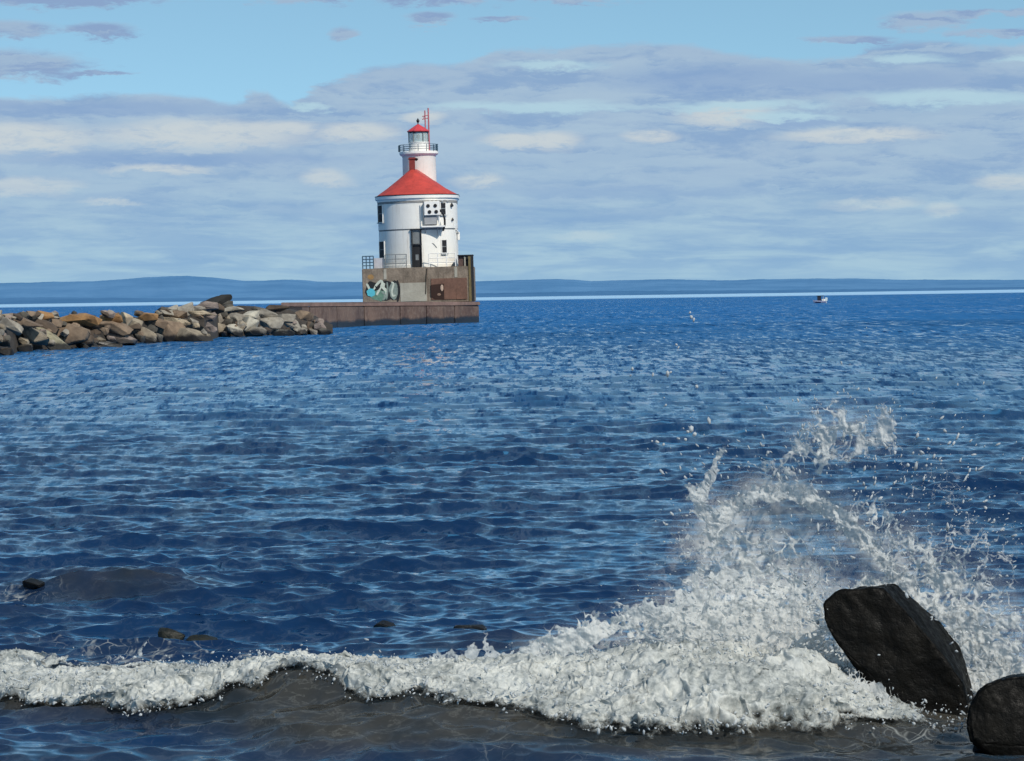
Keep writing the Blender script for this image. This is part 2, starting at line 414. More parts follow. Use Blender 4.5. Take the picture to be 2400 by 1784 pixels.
def water_material():
    m, nt, b = new_mat('lake_water')
    pos = nt.node('ShaderNodeNewGeometry').outputs['Position']
    X, Y, Z = nt.sep(pos)
    silt = nt.attr('silt'); tone = nt.attr('tone')
    deep = nt.mix(nt.ramp(tone, -0.35, 0.35), DEEP0, DEEP1)
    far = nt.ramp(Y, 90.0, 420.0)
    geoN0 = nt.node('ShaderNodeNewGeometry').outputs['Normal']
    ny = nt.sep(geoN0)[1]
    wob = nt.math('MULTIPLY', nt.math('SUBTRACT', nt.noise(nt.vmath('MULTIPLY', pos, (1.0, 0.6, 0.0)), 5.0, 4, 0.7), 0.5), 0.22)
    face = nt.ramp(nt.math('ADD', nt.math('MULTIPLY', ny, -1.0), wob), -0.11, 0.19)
    cn = nt.mix(face, (0.042, 0.20, 0.38), (0.0012, 0.011, 0.045))  # reflection contrast painted in: slopes facing the beach dark, back slopes light
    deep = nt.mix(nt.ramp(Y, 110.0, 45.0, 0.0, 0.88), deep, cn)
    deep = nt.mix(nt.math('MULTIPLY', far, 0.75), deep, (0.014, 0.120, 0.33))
    mot = nt.ramp(nt.noise(nt.vmath('MULTIPLY', pos, (1.0, 0.6, 1.0)), 1.1, 5, 0.6), 0.35, 0.7)
    brown = nt.mix(mot, (0.015, 0.018, 0.017), (0.046, 0.040, 0.027))
    lines = nt.noise(nt.vmath('MULTIPLY', pos, (1.0, 2.2, 2.2)), 2.6, 5, 0.65, 0.9)
    ridge = nt.ramp(nt.math('ABSOLUTE', nt.math('SUBTRACT', lines, 0.5)), 0.022, 0.0)
    brown = nt.mix(nt.math('MULTIPLY', ridge, nt.ramp(mot, 0.3, 0.8, 0.0, 0.2)), brown, (0.26, 0.26, 0.23))
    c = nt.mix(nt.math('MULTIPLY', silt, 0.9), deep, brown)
    vw = nt.vmath('ADD', pos, nt.vmath('SCALE', nt.node_color_noise(pos, 2.2), scale=0.35))
    vor = nt.node('ShaderNodeTexVoronoi', feature='DISTANCE_TO_EDGE'); nt.put(vor.inputs['Vector'], nt.vmath('MULTIPLY', vw, (1.0, 0.75, 0.0))); vor.inputs['Scale'].default_value = 4.2
    vo2 = nt.node('ShaderNodeTexVoronoi', feature='DISTANCE_TO_EDGE'); nt.put(vo2.inputs['Vector'], nt.vmath('MULTIPLY', vw, (1.0, 0.75, 0.0))); vo2.inputs['Scale'].default_value = 11.0
    lace = nt.attr('lace'); lw = nt.math('MULTIPLY', lace, 0.16)
    l1 = nt.ramp(nt.math('SUBTRACT', lw, vor.outputs['Distance']), 0.0, 0.07); l2 = nt.ramp(nt.math('SUBTRACT', nt.math('MULTIPLY', lace, 0.13), vo2.outputs['Distance']), 0.0, 0.06, 0.0, 0.7)
    lf = nt.math('MULTIPLY', nt.math('MAXIMUM', l1, l2), nt.ramp(nt.noise(pos, 3.0, 5, 0.7), 0.44, 0.66, 0.0, 0.8))
    c = nt.mix(lf, c, (0.42, 0.43, 0.40))
    # still water under the far shore, its sky reflection painted in as pale colour
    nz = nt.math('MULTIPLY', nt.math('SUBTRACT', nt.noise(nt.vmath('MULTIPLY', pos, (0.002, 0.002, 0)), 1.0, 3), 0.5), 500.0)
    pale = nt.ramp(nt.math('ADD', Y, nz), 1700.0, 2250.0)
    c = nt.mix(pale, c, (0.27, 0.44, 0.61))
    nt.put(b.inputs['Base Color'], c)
    nt.put(b.inputs['Roughness'], nt.math('MAXIMUM', 0.09, nt.math('MULTIPLY', pale, 0.9)))
    b.inputs['IOR'].default_value = 1.333
    nt.put(b.inputs['Specular IOR Level'], nt.math('MULTIPLY', nt.ramp(pale, 0.0, 1.0, 0.5, 0.05), 1.7))
    # ripples too small for the mesh: tilt the normal toward and away from the beach
    geoN = nt.node('ShaderNodeNewGeometry').outputs['Normal']
    fA = nt.noise(nt.vmath('MULTIPLY', pos, (1.0, 0.10, 0.0)), 1.9, 4, 0.72, 0.2)
    fB = nt.noise(nt.vmath('MULTIPLY', pos, (1.0, 0.24, 0.0)), 3.6, 3, 0.7, 0.25)
    gust = nt.noise(nt.vmath('MULTIPLY', pos, (0.05, 0.012, 0.0)), 1.0, 3, 0.6)
    fC = nt.noise(nt.vmath('MULTIPLY', pos, (1.0, 0.055, 0.0)), 0.75, 4, 0.75, 0.2)
    wA = nt.ramp(Y, 35.0, 90.0); wC = nt.ramp(Y, 110.0, 260.0)
    wB = nt.math('MULTIPLY', nt.ramp(Y, 18.0, 30.0, 0.6, 1.1), nt.ramp(Y, 90.0, 170.0, 1.0, 0.25))
    f = nt.math('ADD', nt.math('MULTIPLY', nt.math('SUBTRACT', fA, 0.52), nt.math('MULTIPLY', wA, 1.9)),
                nt.math('ADD', nt.math('MULTIPLY', nt.math('SUBTRACT', fB, 0.52), nt.math('MULTIPLY', wB, 0.9)), nt.math('MULTIPLY', nt.math('SUBTRACT', fC, 0.52), nt.math('MULTIPLY', wC, 1.6))))
    f = nt.math('MULTIPLY', f, nt.ramp(gust, 0.3, 0.7, 0.7, 1.25))
    fD = nt.noise(nt.vmath('MULTIPLY', pos, (1.0, 0.55, 0.0)), 11.0, 4, 0.75, 0.3)
    f = nt.math('ADD', f, nt.math('MULTIPLY', nt.math('SUBTRACT', fD, 0.5), nt.ramp(Y, 30.0, 60.0, 0.22, 0.0)))
    tx = nt.math('MULTIPLY', nt.math('SUBTRACT', fB, 0.5), 0.25)
    nn = nt.vmath('NORMALIZE', nt.vmath('ADD', geoN, nt.comb(tx, nt.math('SUBTRACT', nt.math('MULTIPLY', f, -1.0), nt.ramp(Y, 40.0, 260.0, 0.03, 0.42)), 0.0)))
    nt.put(b.inputs['Normal'], nn)
    fleck = nt.math('MULTIPLY', nt.ramp(f, 0.0, 0.30), nt.ramp(Y, 28.0, 60.0))
    fleck = nt.math('MULTIPLY', fleck, nt.math('SUBTRACT', 1.0, pale))
    nt.put(b.inputs['Base Color'], nt.mix(nt.math('MULTIPLY', fleck, 0.8), c, (0.002, 0.014, 0.06)))  # darker look of tilted ripple faces painted into the base colour
    spec = nt.math('MULTIPLY', nt.math('MULTIPLY', nt.ramp(pale, 0.0, 1.0, 0.85, 0.05), nt.ramp(Y, 140.0, 400.0, 1.0, 0.45)), nt.math('SUBTRACT', 1.0, nt.math('MULTIPLY', fleck, 0.55)))
    nt.put(b.inputs['Specular IOR Level'], spec)
    return m
DEEP0 = (0.006, 0.062, 0.165); DEEP1 = (0.012, 0.098, 0.25)
MAT_WATER = water_material()
water = link_mesh('water', me, MAT_WATER)
tag(water, 'choppy deep blue lake water turning brown at the beach', 'lake', kind='structure')
# the lake beyond the detailed sector, and under the beach side
pl = MB(); n = 48
ringr = [0.5, 60, 600, 6000, 60000]
rings = [[pl.bm.verts.new((r*math.cos(2*math.pi*i/n), r*math.sin(2*math.pi*i/n), -0.55)) for i in range(n)] for r in ringr]
pl.bm.faces.new(rings[0])
for a, b_ in zip(rings[:-1], rings[1:]):
    for i in range(n): pl.bm.faces.new((a[i], b_[i], b_[(i+1) % n], a[(i+1) % n]))
lb = pl.build('lake_bed', simple_mat('deep_lake', (0.02, 0.06, 0.15), 0.4), smooth=True)
tag(lb, 'dark lake bottom under the blue water', 'lake bed', kind='structure')

# ------------------------------------------------------------------ far shore
def hills(name, profile, Y, depth, c0, c1, rough_px, seed, label, floor_px=None):
    xs = np.arange(-2600, 5001, 6.0)
    py = np.interp(xs, [p[0] for p in profile], [p[1] for p in profile])
    py = py + fbm(xs*0.02, xs*0+seed, 4, seed)*rough_px + fbm(xs*0.12, xs*0+seed, 3, seed+5)*rough_px*0.5
    hor = 711 - 35*xs/2400
    z = HCAM + (hor - py)/FPX*Y
    X = (xs-1200)/FPX*Y
    rows = []
    K = 9
    for k in range(K):
        f = k/(K-1)
        yy = Y - depth*(1-f)**1.2
        zz = z*np.sin(f*math.pi/2)**0.8 + (fbm(X*0.004, X*0+k*0.7, 4, seed+3)*z*0.10 if 0 < k < K-1 else 0)
        rows.append(np.stack([X*(yy/Y), np.full_like(X, yy), np.maximum(zz, -1.0 if k else -3.0)], -1))
    V = np.concatenate(rows)
    me = np_mesh(name, V, grid_faces(K, len(xs)))
    m, nt, b = new_mat(name + '_hazy_forest')
    pos = nt.node('ShaderNodeNewGeometry').outputs['Position']
    n1 = nt.noise(nt.vmath('MULTIPLY', pos, (1, 1, 2.5)), 0.004, 8, 0.65)
    nt.put(b.inputs['Base Color'], nt.mix(nt.ramp(n1, 0.35, 0.65), c0, c1)); b.inputs['Roughness'].default_value = 1.0  # blue distance haze is mixed into the forest colour
    b.inputs['Specular IOR Level'].default_value = 0.0
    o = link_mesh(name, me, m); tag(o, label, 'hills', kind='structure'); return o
hills('hills', [(-2600,668),(-800,672),(0,664),(120,661),(229,659),(330,652),(382,649),(440,646.5),(497,650),(574,658),(620,658.5),(669,655),(710,657),(746,660.5),(850,661),
                (1000,662),(1100,660),(1200,657),(1305,654),(1350,656),(1392,659),(1480,657),(1568,654.5),(1630,656),(1685,657.5),(1800,654.5),(1919,653),(2100,655.5),(2400,656),(3200,652),(5000,660)],
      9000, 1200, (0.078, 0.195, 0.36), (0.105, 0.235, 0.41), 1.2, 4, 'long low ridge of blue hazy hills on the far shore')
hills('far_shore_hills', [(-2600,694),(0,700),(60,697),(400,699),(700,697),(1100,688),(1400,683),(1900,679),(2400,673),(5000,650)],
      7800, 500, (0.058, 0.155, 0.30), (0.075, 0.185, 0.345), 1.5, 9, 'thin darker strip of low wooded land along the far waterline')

# ------------------------------------------------------------------ pier, concrete base, lighthouse
S = 20.4                                    # photo pixels per metre at the lighthouse
PX0, PY0, Y0 = 982.0, 628.0, 327.0          # middle of the lighthouse wall foot
ROOT = P(PX0, PY0, Y0)
def lx(px): return (px-PX0)/S
def lz(py): return (PY0-py)/S

white = simple_mat('white_paint', (0.80, 0.77, 0.70), 0.55, 0.05, 0.7, streak=((0.36, 0.28, 0.20), 0.5))
white2 = simple_mat('white_trim', (0.84, 0.81, 0.75), 0.5, 0.05, 1.5)
red = simple_mat('red_roof', (0.47, 0.05, 0.034), 0.55, 0.25, 1.2, streak=((0.30, 0.04, 0.03), 0.6))
red_dark = simple_mat('red_brick', (0.20, 0.028, 0.022), 0.8, 0.25, 2.0)
red_lantern = simple_mat('lantern_red', (0.55, 0.05, 0.06), 0.45, 0.1, 1.0)
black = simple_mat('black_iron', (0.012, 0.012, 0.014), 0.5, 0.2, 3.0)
dark_in = simple_mat('dark_opening', (0.006, 0.006, 0.008), 0.7, 0.2, 3.0)
grey = simple_mat('grey_steel', (0.16, 0.17, 0.17), 0.6, 0.25, 1.5)
grey_l = simple_mat('pale_steel', (0.40, 0.41, 0.40), 0.55, 0.15, 1.5)
blue_grey = simple_mat('blue_grey_rail', (0.035, 0.08, 0.12), 0.5, 0.2, 2.0)
conc = simple_mat('weathered_concrete', (0.205, 0.162, 0.122), 0.92, 0.42, 0.8, bump=0.03, streak=((0.075, 0.048, 0.036), 0.85))
conc_p = simple_mat('pale_concrete', (0.36, 0.335, 0.275), 0.92, 0.2, 0.8, bump=0.02, streak=((0.2, 0.16, 0.12), 0.4))
rust = simple_mat('rusty_plate', (0.145, 0.075, 0.052), 0.85, 0.3, 0.7, bump=0.02, streak=((0.06, 0.03, 0.022), 0.6))
brown_hole = simple_mat('brown_recess', (0.03, 0.012, 0.008), 0.9, 0.3, 1.2)
pink = simple_mat('faded_red_mast', (0.45, 0.12, 0.14), 0.5, 0.1, 2.0)
glass_m, gnt, gb = new_mat('lantern_glass')
gb.inputs['Base Color'].default_value = (0.50, 0.60, 0.58, 1); gb.inputs['Roughness'].default_value = 0.12
gb.inputs['Alpha'].default_value = 0.6

def pier_mat():
    m, nt, b = new_mat('pier_concrete')
    tc = nt.node('ShaderNodeTexCoord').outputs['Object']
    X, Y, Z = nt.sep(tc)
    big = nt.noise(nt.vmath('MULTIPLY', tc, (1, 1, 0.5)), 0.28, 6, 0.7)
    fine = nt.noise(tc, 2.2, 5, 0.7)
    c = nt.mix(nt.ramp(big, 0.35, 0.65), (0.08, 0.045, 0.036), (0.175, 0.11, 0.08))
    c = nt.mix(nt.math('MULTIPLY', nt.ramp(fine, 0.45, 0.72), 0.5), c, (0.25, 0.19, 0.145))
    st = nt.ramp(nt.noise(nt.vmath('MULTIPLY', tc, (1.4, 1.4, 0.12)), 0.9, 5, 0.7), 0.55, 0.75)
    c = nt.mix(nt.math('MULTIPLY', st, 0.8), c, (0.042, 0.024, 0.02))
    cap = nt.ramp(Z, 1.95, 2.1)
    c = nt.mix(nt.math('MULTIPLY', cap, 0.85), c, (0.17, 0.105, 0.085))
    wet = nt.ramp(nt.math('ADD', Z, nt.math('MULTIPLY', nt.math('SUBTRACT', big, 0.5), 1.2)), 0.85, 0.45)
    c = nt.mix(wet, c, (0.009, 0.008, 0.008))
    nt.put(b.inputs['Base Color'], c); nt.put(b.inputs['Roughness'], nt.ramp(wet, 0, 1, 0.9, 0.4))
    bn = nt.node('ShaderNodeBump'); bn.inputs['Distance'].default_value = 0.05; bn.inputs['Strength'].default_value = 0.7
    nt.put(bn.inputs['Height'], fine); nt.put(b.inputs['Normal'], bn.outputs[0])
    return m
PIER = pier_mat()

# pier: the wall along the harbour mouth and its wide head, one concrete body in bays
pier = empty('pier', (W(1123, 756).x, W(1123, 756).y, 0), 0)
tag(pier, 'long brown stained concrete pier with a dark waterline, carrying the lighthouse', 'pier')
org = Vector(pier.location)
tops = 2.28
front = [W(px, py) - org for px, py in ((1123, 755.5), (1066, 757.5), (1000, 759.5), (938, 761.5), (854, 764.5), (790, 768), (726, 771), (660, 775))]
def topz(px): return HCAM + ((711 - 35*px/2400) - (707.5 + (1123-px)*0.004))/FPX*W(px, 755.5 + (1123-px)*0.042).y
fpx = [1123, 1066, 1000, 938, 854, 790, 726, 660]
TOPS = [topz(q) for q in fpx]
def off(p, d): return (p.x - d*0.08, p.y + d)
def pier_piece(name, pts, z0, z1, depth, mat, tz, rnd=0.0):
    q = [(p.x, p.y) for p in pts] + [off(p, depth) for p in reversed(pts)]
    mb = MB(); mb.prism(q, z0, z1)
    zt = tz + tz[::-1]
    for i, v in enumerate(mb.bm.verts):
        if i >= len(q): v.co.z = zt[i-len(q)] + z1
        elif z0 > -1: v.co.z = zt[i] + z0
    if rnd: 
        es = [e for e in mb.bm.edges if (e.verts[0].co - e.verts[1].co).length > 0.8]
        bmesh.ops.bevel(mb.bm, geom=es, offset=rnd, segments=2, affect='EDGES')
    return mb.build(name, mat, pier, autosmooth=35)
rngp = random.Random(5)
for i in range(len(front)-1):
    a, b = front[i], front[i+1]
    g = 0.05
    d = (b-a).normalized()
    jog = rngp.uniform(-0.06, 0.06)
    a2, b2 = a + d*g*0.5 + Vector((0, jog, 0)), b - d*g*0.5 + Vector((0, jog, 0))
    pier_piece('wall_bay', [a2, b2], -2.0, -0.40+rngp.uniform(-0.01, 0.01), 9, PIER, TOPS[i:i+2], 0.07)
cap_pts = [p + Vector((0.0, -0.14, 0)) for p in front]
cap_pts[0] = cap_pts[0] + Vector((0.12, 0, 0))
pier_piece('coping', cap_pts, -0.39, 0.0, 9.5, simple_mat('pier_coping', (0.20, 0.125, 0.10), 0.9, 0.3, 0.5, bump=0.02, streak=((0.14, 0.09, 0.075), 0.5)), TOPS, 0.05)
core = [p + Vector((0, 0.5, 0)) for p in front]; core[0] = core[0] + Vector((-0.4, 0, 0)); core[-1] = core[-1] + Vector((0.3, 0.3, 0))
pier_piece('core_wall', core, -2.0, -0.45, 8.4, simple_mat('pier_joint', (0.03, 0.02, 0.018), 0.9), TOPS)

# the square concrete base on the pier head
base = empty('concrete_base', ROOT, -ROLL*0 + 0.0)
base.rotation_euler = (0, -ROLL, 0)
# sign of the small tilt: the tower stands square to the photograph's frame
tag(base, 'square weathered concrete base with graffiti and rusty plates beneath the lighthouse', 'lighthouse base')
bx0, bx1 = lx(854), lx(1111); zb = -lz(709)*-1.0
zbot = lz(709.5) - 0.05; FY = -5.6
mb = MB(); mb.box(bx0, bx1, FY, FY+15, zbot, 0.0, bevel=0.06); mb.build('block', conc, base)
mb = MB(); mb.box(lx(941), lx(1002), FY-0.05, FY-0.002, lz(706), lz(663), bevel=0.015); mb.build('pale_patch', conc_p, base)
mb = MB()
mb.box(lx(1012), lx(1095), FY-0.07, FY-0.003, lz(704), lz(655), bevel=0.015)
mb.build('rusty_plate', rust, base)
mb = MB(); mb.box(lx(1070), lx(1094), FY-0.10, FY-0.074, lz(704), lz(679)); mb.build('rusty_plate', rust, base)
mb = MB(); mb.prism([(lx(1011), 0), (lx(1042), 0), (lx(1042), 1), (lx(1011), 1)], 0, 1); mb.bm.clear()
v = [mb.bm.verts.new((lx(a), FY-0.105, lz(b))) for a, b in ((1011, 669), (1042, 667), (1042, 702.5), (1020, 702), (1011, 696))]
mb.bm.faces.new(v); r_ = bmesh.ops.extrude_face_region(mb.bm, geom=mb.bm.faces[:]); bmesh.ops.translate(mb.bm, verts=[e for e in r_['geom'] if isinstance(e, bmesh.types.BMVert)], vec=(0, 0.03, 0))
hatch = mb.build('dark_hatch', brown_hole, base)
mb = MB(); mb.lathe([(0.0, -0.01), (0.16, 0.0), (0.14, 0.03), (0.0, 0.04)], n=14)
mb.bm.transform(Matrix.Translation((lx(1037), FY-0.108, lz(677))) @ Matrix.Diagonal((1.05, 1, 2.4, 1)) @ Matrix.Rotation(R(90), 4, 'X')); mb.build('pale_mark', simple_mat('bare_patch', (0.45, 0.33, 0.25), 0.8), hatch)
mb = MB(); mb.lathe([(0.0, -0.01), (0.22, 0.0), (0.2, 0.03), (0.0, 0.04)], n=14)
mb.bm.transform(Matrix.Translation((lx(1030), FY-0.108, lz(692))) @ Matrix.Diagonal((1, 1, 0.7, 1)) @ Matrix.Rotation(R(90), 4, 'X')); mb.build('pale_mark', simple_mat('bare_patch_dim', (0.22, 0.14, 0.10), 0.8), hatch)
mb = MB(); mb.box(lx(1099.5), lx(1105), FY-0.09, FY-0.004, zbot+0.02, lz(606)); mb.build('corner_post', simple_mat('mossy_post', (0.15, 0.115, 0.05), 0.9, 0.3), base)
mb = MB(); mb.box(lx(1105.3), lx(1111.5), FY-0.06, FY-0.001, zbot+0.02, lz(603)); mb.build('corner_post', black, base)
mb = MB(); mb.tube([(lx(1004), FY-0.03, lz(631)), (lx(1001), FY-0.03, lz(655)), (lx(999), FY-0.03, lz(690))], 0.07, 6); mb.build('crack', simple_mat('dark_crack', (0.05, 0.04, 0.03), 0.9), base)
for px in (907, 1070):
    mb = MB(); mb.box(lx(px-3), lx(px+3.5), FY-0.05, FY-0.002, lz(653), lz(630)); mb.build('rib', conc_p, base)
mb = MB(); mb.box(lx(880), lx(903), FY+0.6, FY+1.2, 0.003, lz(604), bevel=0.03); mb.build('parapet', simple_mat('shaded_parapet', (0.45, 0.44, 0.46), 0.8, 0.1), base)
# low wall at the right corner: two posts, a top beam, a dark gap between them
mb = MB()
mb.box(lx(1076), lx(1098.8), FY+0.4, FY+4.0, 0.003, lz(605), bevel=0.02); mb.build('side_wall', simple_mat('side_wall_rust', (0.10, 0.06, 0.05), 0.9, 0.4, 1.6), base)
mb = MB(); mb.box(lx(1075), lx(1111.4), FY+0.1, FY+4.2, lz(604.8), lz(602), bevel=0.02); mb.build('top_beam', black, base)
mb = MB(); mb.box(lx(1090), lx(1093.5), FY+0.25, FY+0.395, 0.004, lz(605.2)); mb.build('post', conc_p, base)
mb = MB(); mb.box(lx(1095), lx(1111.2), FY+0.2, FY+0.38, 0.005, lz(605.2)); mb.build('dark_plate', dark_in, base)

def graffiti():
    mats = [simple_mat('cyan_spray', (0.08, 0.42, 0.50), 0.8, 0.1), simple_mat('pale_spray', (0.50, 0.53, 0.44), 0.8, 0.2, 4), simple_mat('black_spray', (0.008, 0.01, 0.012), 0.8, 0.1),
            simple_mat('grey_spray', (0.20, 0.24, 0.21), 0.8, 0.25, 4), simple_mat('orange_spray', (0.30, 0.17, 0.06), 0.8, 0.2), simple_mat('green_spray', (0.12, 0.22, 0.16), 0.8, 0.3, 4)]
    mb = MB(); k = [0]
    def stroke(pts, w, mat):
        """flat painted ribbon, points in photo pixels of the wall face"""
        k[0] += 1; y = FY - 0.004 - 0.0022*k[0]
        q = [(lx(a), lz(b)) for a, b in pts]
        dense = []
        for i in range(len(q)-1):
            p0 = q[max(i-1, 0)]; p1 = q[i]; p2 = q[i+1]; p3 = q[min(i+2, len(q)-1)]
            for j in range(6):
                t = j/6
                dense.append(tuple(0.5*((2*p1[c]) + (-p0[c]+p2[c])*t + (2*p0[c]-5*p1[c]+4*p2[c]-p3[c])*t*t + (-p0[c]+3*p1[c]-3*p2[c]+p3[c])*t**3) for c in (0, 1)))
        dense.append(q[-1]); L = []; Rr = []
        n = len(dense)
        for i, p in enumerate(dense):
            a = dense[max(i-1, 0)]; b = dense[min(i+1, n-1)]; dx, dz = b[0]-a[0], b[1]-a[1]; l = math.hypot(dx, dz) or 1
            f = w/S/2*(1 - 0.55*abs(2*i/(n-1)-1)**4)
            L.append(mb.bm.verts.new((p[0]-dz/l*f, y, p[1]+dx/l*f))); Rr.append(mb.bm.verts.new((p[0]+dz/l*f, y, p[1]-dx/l*f)))
        for i in range(n-1):
            f = mb.bm.faces.new((L[i], L[i+1], Rr[i+1], Rr[i])); f.material_index = mat
    def blob(cx, cy, rx, ry, mat, seed=0):
        k[0] += 1; y = FY - 0.004 - 0.0022*k[0]; rr = random.Random(seed)
        vs = [mb.bm.verts.new((lx(cx + rx*math.cos(t)*rr.uniform(.85, 1.1)), y, lz(cy + ry*math.sin(t)*rr.uniform(.85, 1.1)))) for t in [2*math.pi*i/18 for i in range(18)]]
        f = mb.bm.faces.new(vs); f.material_index = mat
    blob(874, 647, 7.5, 6.5, 4, 1)
    blob(877, 676, 17, 20, 2, 2); blob(905, 680, 26, 24, 2, 8)
    blob(926, 680, 14, 23, 2, 3)
    blob(893, 690, 20, 13, 5, 4)
    stroke([(864, 662), (868, 670), (873, 682)], 5, 1)
    blob(873, 683, 10, 10, 0, 5)
    stroke([(880, 676), (888, 664), (897, 657), (900, 664), (892, 678), (886, 690)], 6, 1)
    stroke([(884, 668), (889, 676), (895, 668)], 3.4, 2)
    stroke([(905, 662), (902, 672), (910, 682), (904, 695)], 7, 1)
    stroke([(898, 681), (906, 690), (900, 702)], 4.5, 3)
    stroke([(911, 660), (912, 676), (909, 700)], 4, 3)
    blob(926, 680, 10.5, 20, 3, 6)
    stroke([(921, 660), (926, 664), (922, 680), (924, 692), (930, 690)], 4.2, 1)
    stroke([(935, 656), (938, 676), (937, 692), (934, 706)], 5, 2)
    stroke([(931, 662), (933, 676), (931, 694)], 3, 3)
    stroke([(884, 688), (892, 697), (897, 704)], 3.2, 5)
    return mb.build('graffiti', mats, base)
gobj = graffiti(); gobj['label'] = 'spray painted bubble letters in pale grey and black with a cyan blob'

# railings on the base: each fence a thing
def railing(name, label, x0, x1, y, z1, posts, rails, mat, r=0.045, mesh=0, ret=0.0):
    t = empty(name, ROOT, 0); t.rotation_euler = (0, -ROLL, 0); tag(t, label, 'railing', 'railings on the concrete base')
    for i in range(posts):
        x = x0 + (x1-x0)*i/(posts-1)
        mb = MB(); mb.tube([(x, y, 0.002), (x, y, z1)], r, 8); mb.build('post', mat, t)
    for i in range(rails):
        z = z1*(i+1)/rails
        mb = MB(); pts = [(x0, y, z), (x1, y, z)]
        if ret: pts.append((x1, y+ret, z))
        mb.tube(pts, r*0.9, 8); mb.build('rail', mat, t)
    return t
railing('railing', 'blue grey mesh railing on the far left corner of the concrete base', lx(856), lx(881), FY+0.25, lz(599), 4, 4, blue_grey, 0.06)
railing('railing', 'white pipe railing in front of the wall left of the dark door', lx(908), lx(957), FY+0.25, lz(597), 3, 3, grey, 0.045, ret=0.9)
railing('railing', 'white pipe railing in front of the wall right of the dark door', lx(1009), lx(1070), FY+0.25, lz(597), 4, 3, white2, 0.055, ret=0.0)

# ---- lighthouse
lh = empty('lighthouse', ROOT); lh.rotation_euler = (0, -ROLL, 0)
tag(lh, 'white round lighthouse with red conical roofs, two storeys and a lantern tower', 'lighthouse')
RW = 91.6/S; BACK = 5.0
def stadium(r, cx=0.0, n=28, back=BACK, y0=0.0):
    pts = [(cx + r*math.cos(a), y0 + r*math.sin(a)) for a in [math.pi + math.pi*i/n for i in range(n+1)]]
    pts += [(cx + r*math.cos(a), y0 + back + r*math.sin(a)) for a in [math.pi*i/n for i in range(n+1)]]
    return pts
def ring(r, z, cx=0.0, **k): return [(x, y, z) for x, y in stadium(r, cx, **k)]
zb1 = lz(541.5)
MB().loft([ring(RW+0.05, 0.0), ring(RW+0.05, 0.35), ring(RW, 0.40), ring(RW, zb1)]).build('lower_wall', white, lh, autosmooth=30)
MB().loft([ring(RW-0.02, zb1+0.002), ring(RW-0.02, zb1+0.16)]).build('belt_joint', grey, lh, autosmooth=30)
MB().loft([ring(RW+0.03, zb1+0.162), ring(RW+0.03, lz(468))]).build('upper_wall', white, lh, autosmooth=30)
MB().loft([ring(RW+0.10, lz(473.5)), ring(RW+0.12, lz(469.5)), ring(97.6/S, lz(467.5)), ring(97.6/S+0.03, lz(461.0)), ring(97.6/S-0.5, lz(460.6))]).build('cornice', white2, lh, autosmooth=30)
MB().loft([ring(97.6/S-0.1, lz(460.9)), ring(97.6/S+0.05, lz(460.8)), ring(97.6/S+0.05, lz(459.2)), ring(97.6/S-0.1, lz(459.1))]).build('eave_shade_line', black, lh, autosmooth=30)  # thin black ring standing in for the shade line along the roof edge
MB().loft([ring(RW+0.07, lz(478.5)), ring(RW+0.07, lz(473.8))]).build('cornice_shade_band', simple_mat('cornice_shade_grey', (0.25, 0.24, 0.22), 0.8, 0.25, 2.0), lh, autosmooth=30)  # grey ring painting in the shade line beneath the cornice
RB = 94.0/S
ax = lx(973)
def roof_ring(f, z):
    # from the eave oval to the ridge
    out = []
    for (x, y) in stadium(RB):
        yy = 0.0 if y < 0 else (BACK if y > BACK else y)
        tx = ax + (0.25-ax)*(yy/BACK)
        out.append((x*(1-f) + tx*f, y*(1-f) + yy*f, z))
    return out
ze, zp = lz(460.4), lz(396)
MB().loft([roof_ring(0, ze), roof_ring(0, ze+0.12), roof_ring(0.30, ze+0.12+(zp-ze)*0.27), roof_ring(0.62, ze+0.1+(zp-ze)*0.60), roof_ring(0.90, ze+(zp-ze)*0.93), roof_ring(0.965, zp)]).build('roof', red, lh, autosmooth=28)
ch = MB(); ch.box(ax-0.32, ax+0.34, -0.3, 0.4, lz(404), lz(374)); ch.box(ax-0.42, ax+0.44, -0.4, 0.5, lz(373.9), lz(371.5)); ch.box(ax-0.34, ax+0.36, -0.32, 0.42, lz(371.45), lz(369.5))
chim = ch.build('chimney', red_dark, lh)
MB().tube([(ax+0.40, 0.0, lz(377)), (ax+0.52, 0.0, lz(374)), (ax+0.58, 0.0, lz(371.5))], [0.10, 0.17, 0.19], 10).build('cowl', black, chim)

def wall_patch(name, ang0, ang1, z0, z1, proud, mat, parent, r=RW):
    """curved panel lying on the round front wall; angles in degrees from straight ahead (toward the viewer), + to the right"""
    n = max(3, int(abs(ang1-ang0)/3))
    rin, rout = r+0.002, r+proud
    rings = []
    for i in range(n+1):
        a = R(ang0 + (ang1-ang0)*i/n); s_, c_ = math.sin(a), -math.cos(a)
        rings.append([(s_*rin, c_*rin, z0), (s_*rout, c_*rout, z0), (s_*rout, c_*rout, z1), (s_*rin, c_*rin, z1)])
    return MB().loft(rings).build(name, mat, parent)
def ang(px): return math.degrees(math.asin(max(-1, min(1, lx(px)/RW))))
def window(px0, px1, py0, py1, frame=True, r=RW):
    a0, a1 = ang(px0), ang(px1); z0, z1 = lz(py1), lz(py0)
    w = wall_patch('window', a0, a1, z0, z1, 0.05, dark_in, lh, r)
    e = 1.1
    fr = MB()
    wall_patch('frame', a0-e, a0, z0-0.06, z1+0.06, 0.11, white2, w, r); wall_patch('frame', a1, a1+e, z0-0.06, z1+0.06, 0.11, white2, w, r)
    wall_patch('sill', a0-e*1.6, a1+e*1.6, z0-0.18, z0-0.062, 0.20, grey_l, w, r)
    am = (z0+z1)/2
    wall_patch('glazing_bar', a0+0.05, a1-0.05, am-0.05, am+0.05, 0.075, grey, w, r)
    return w
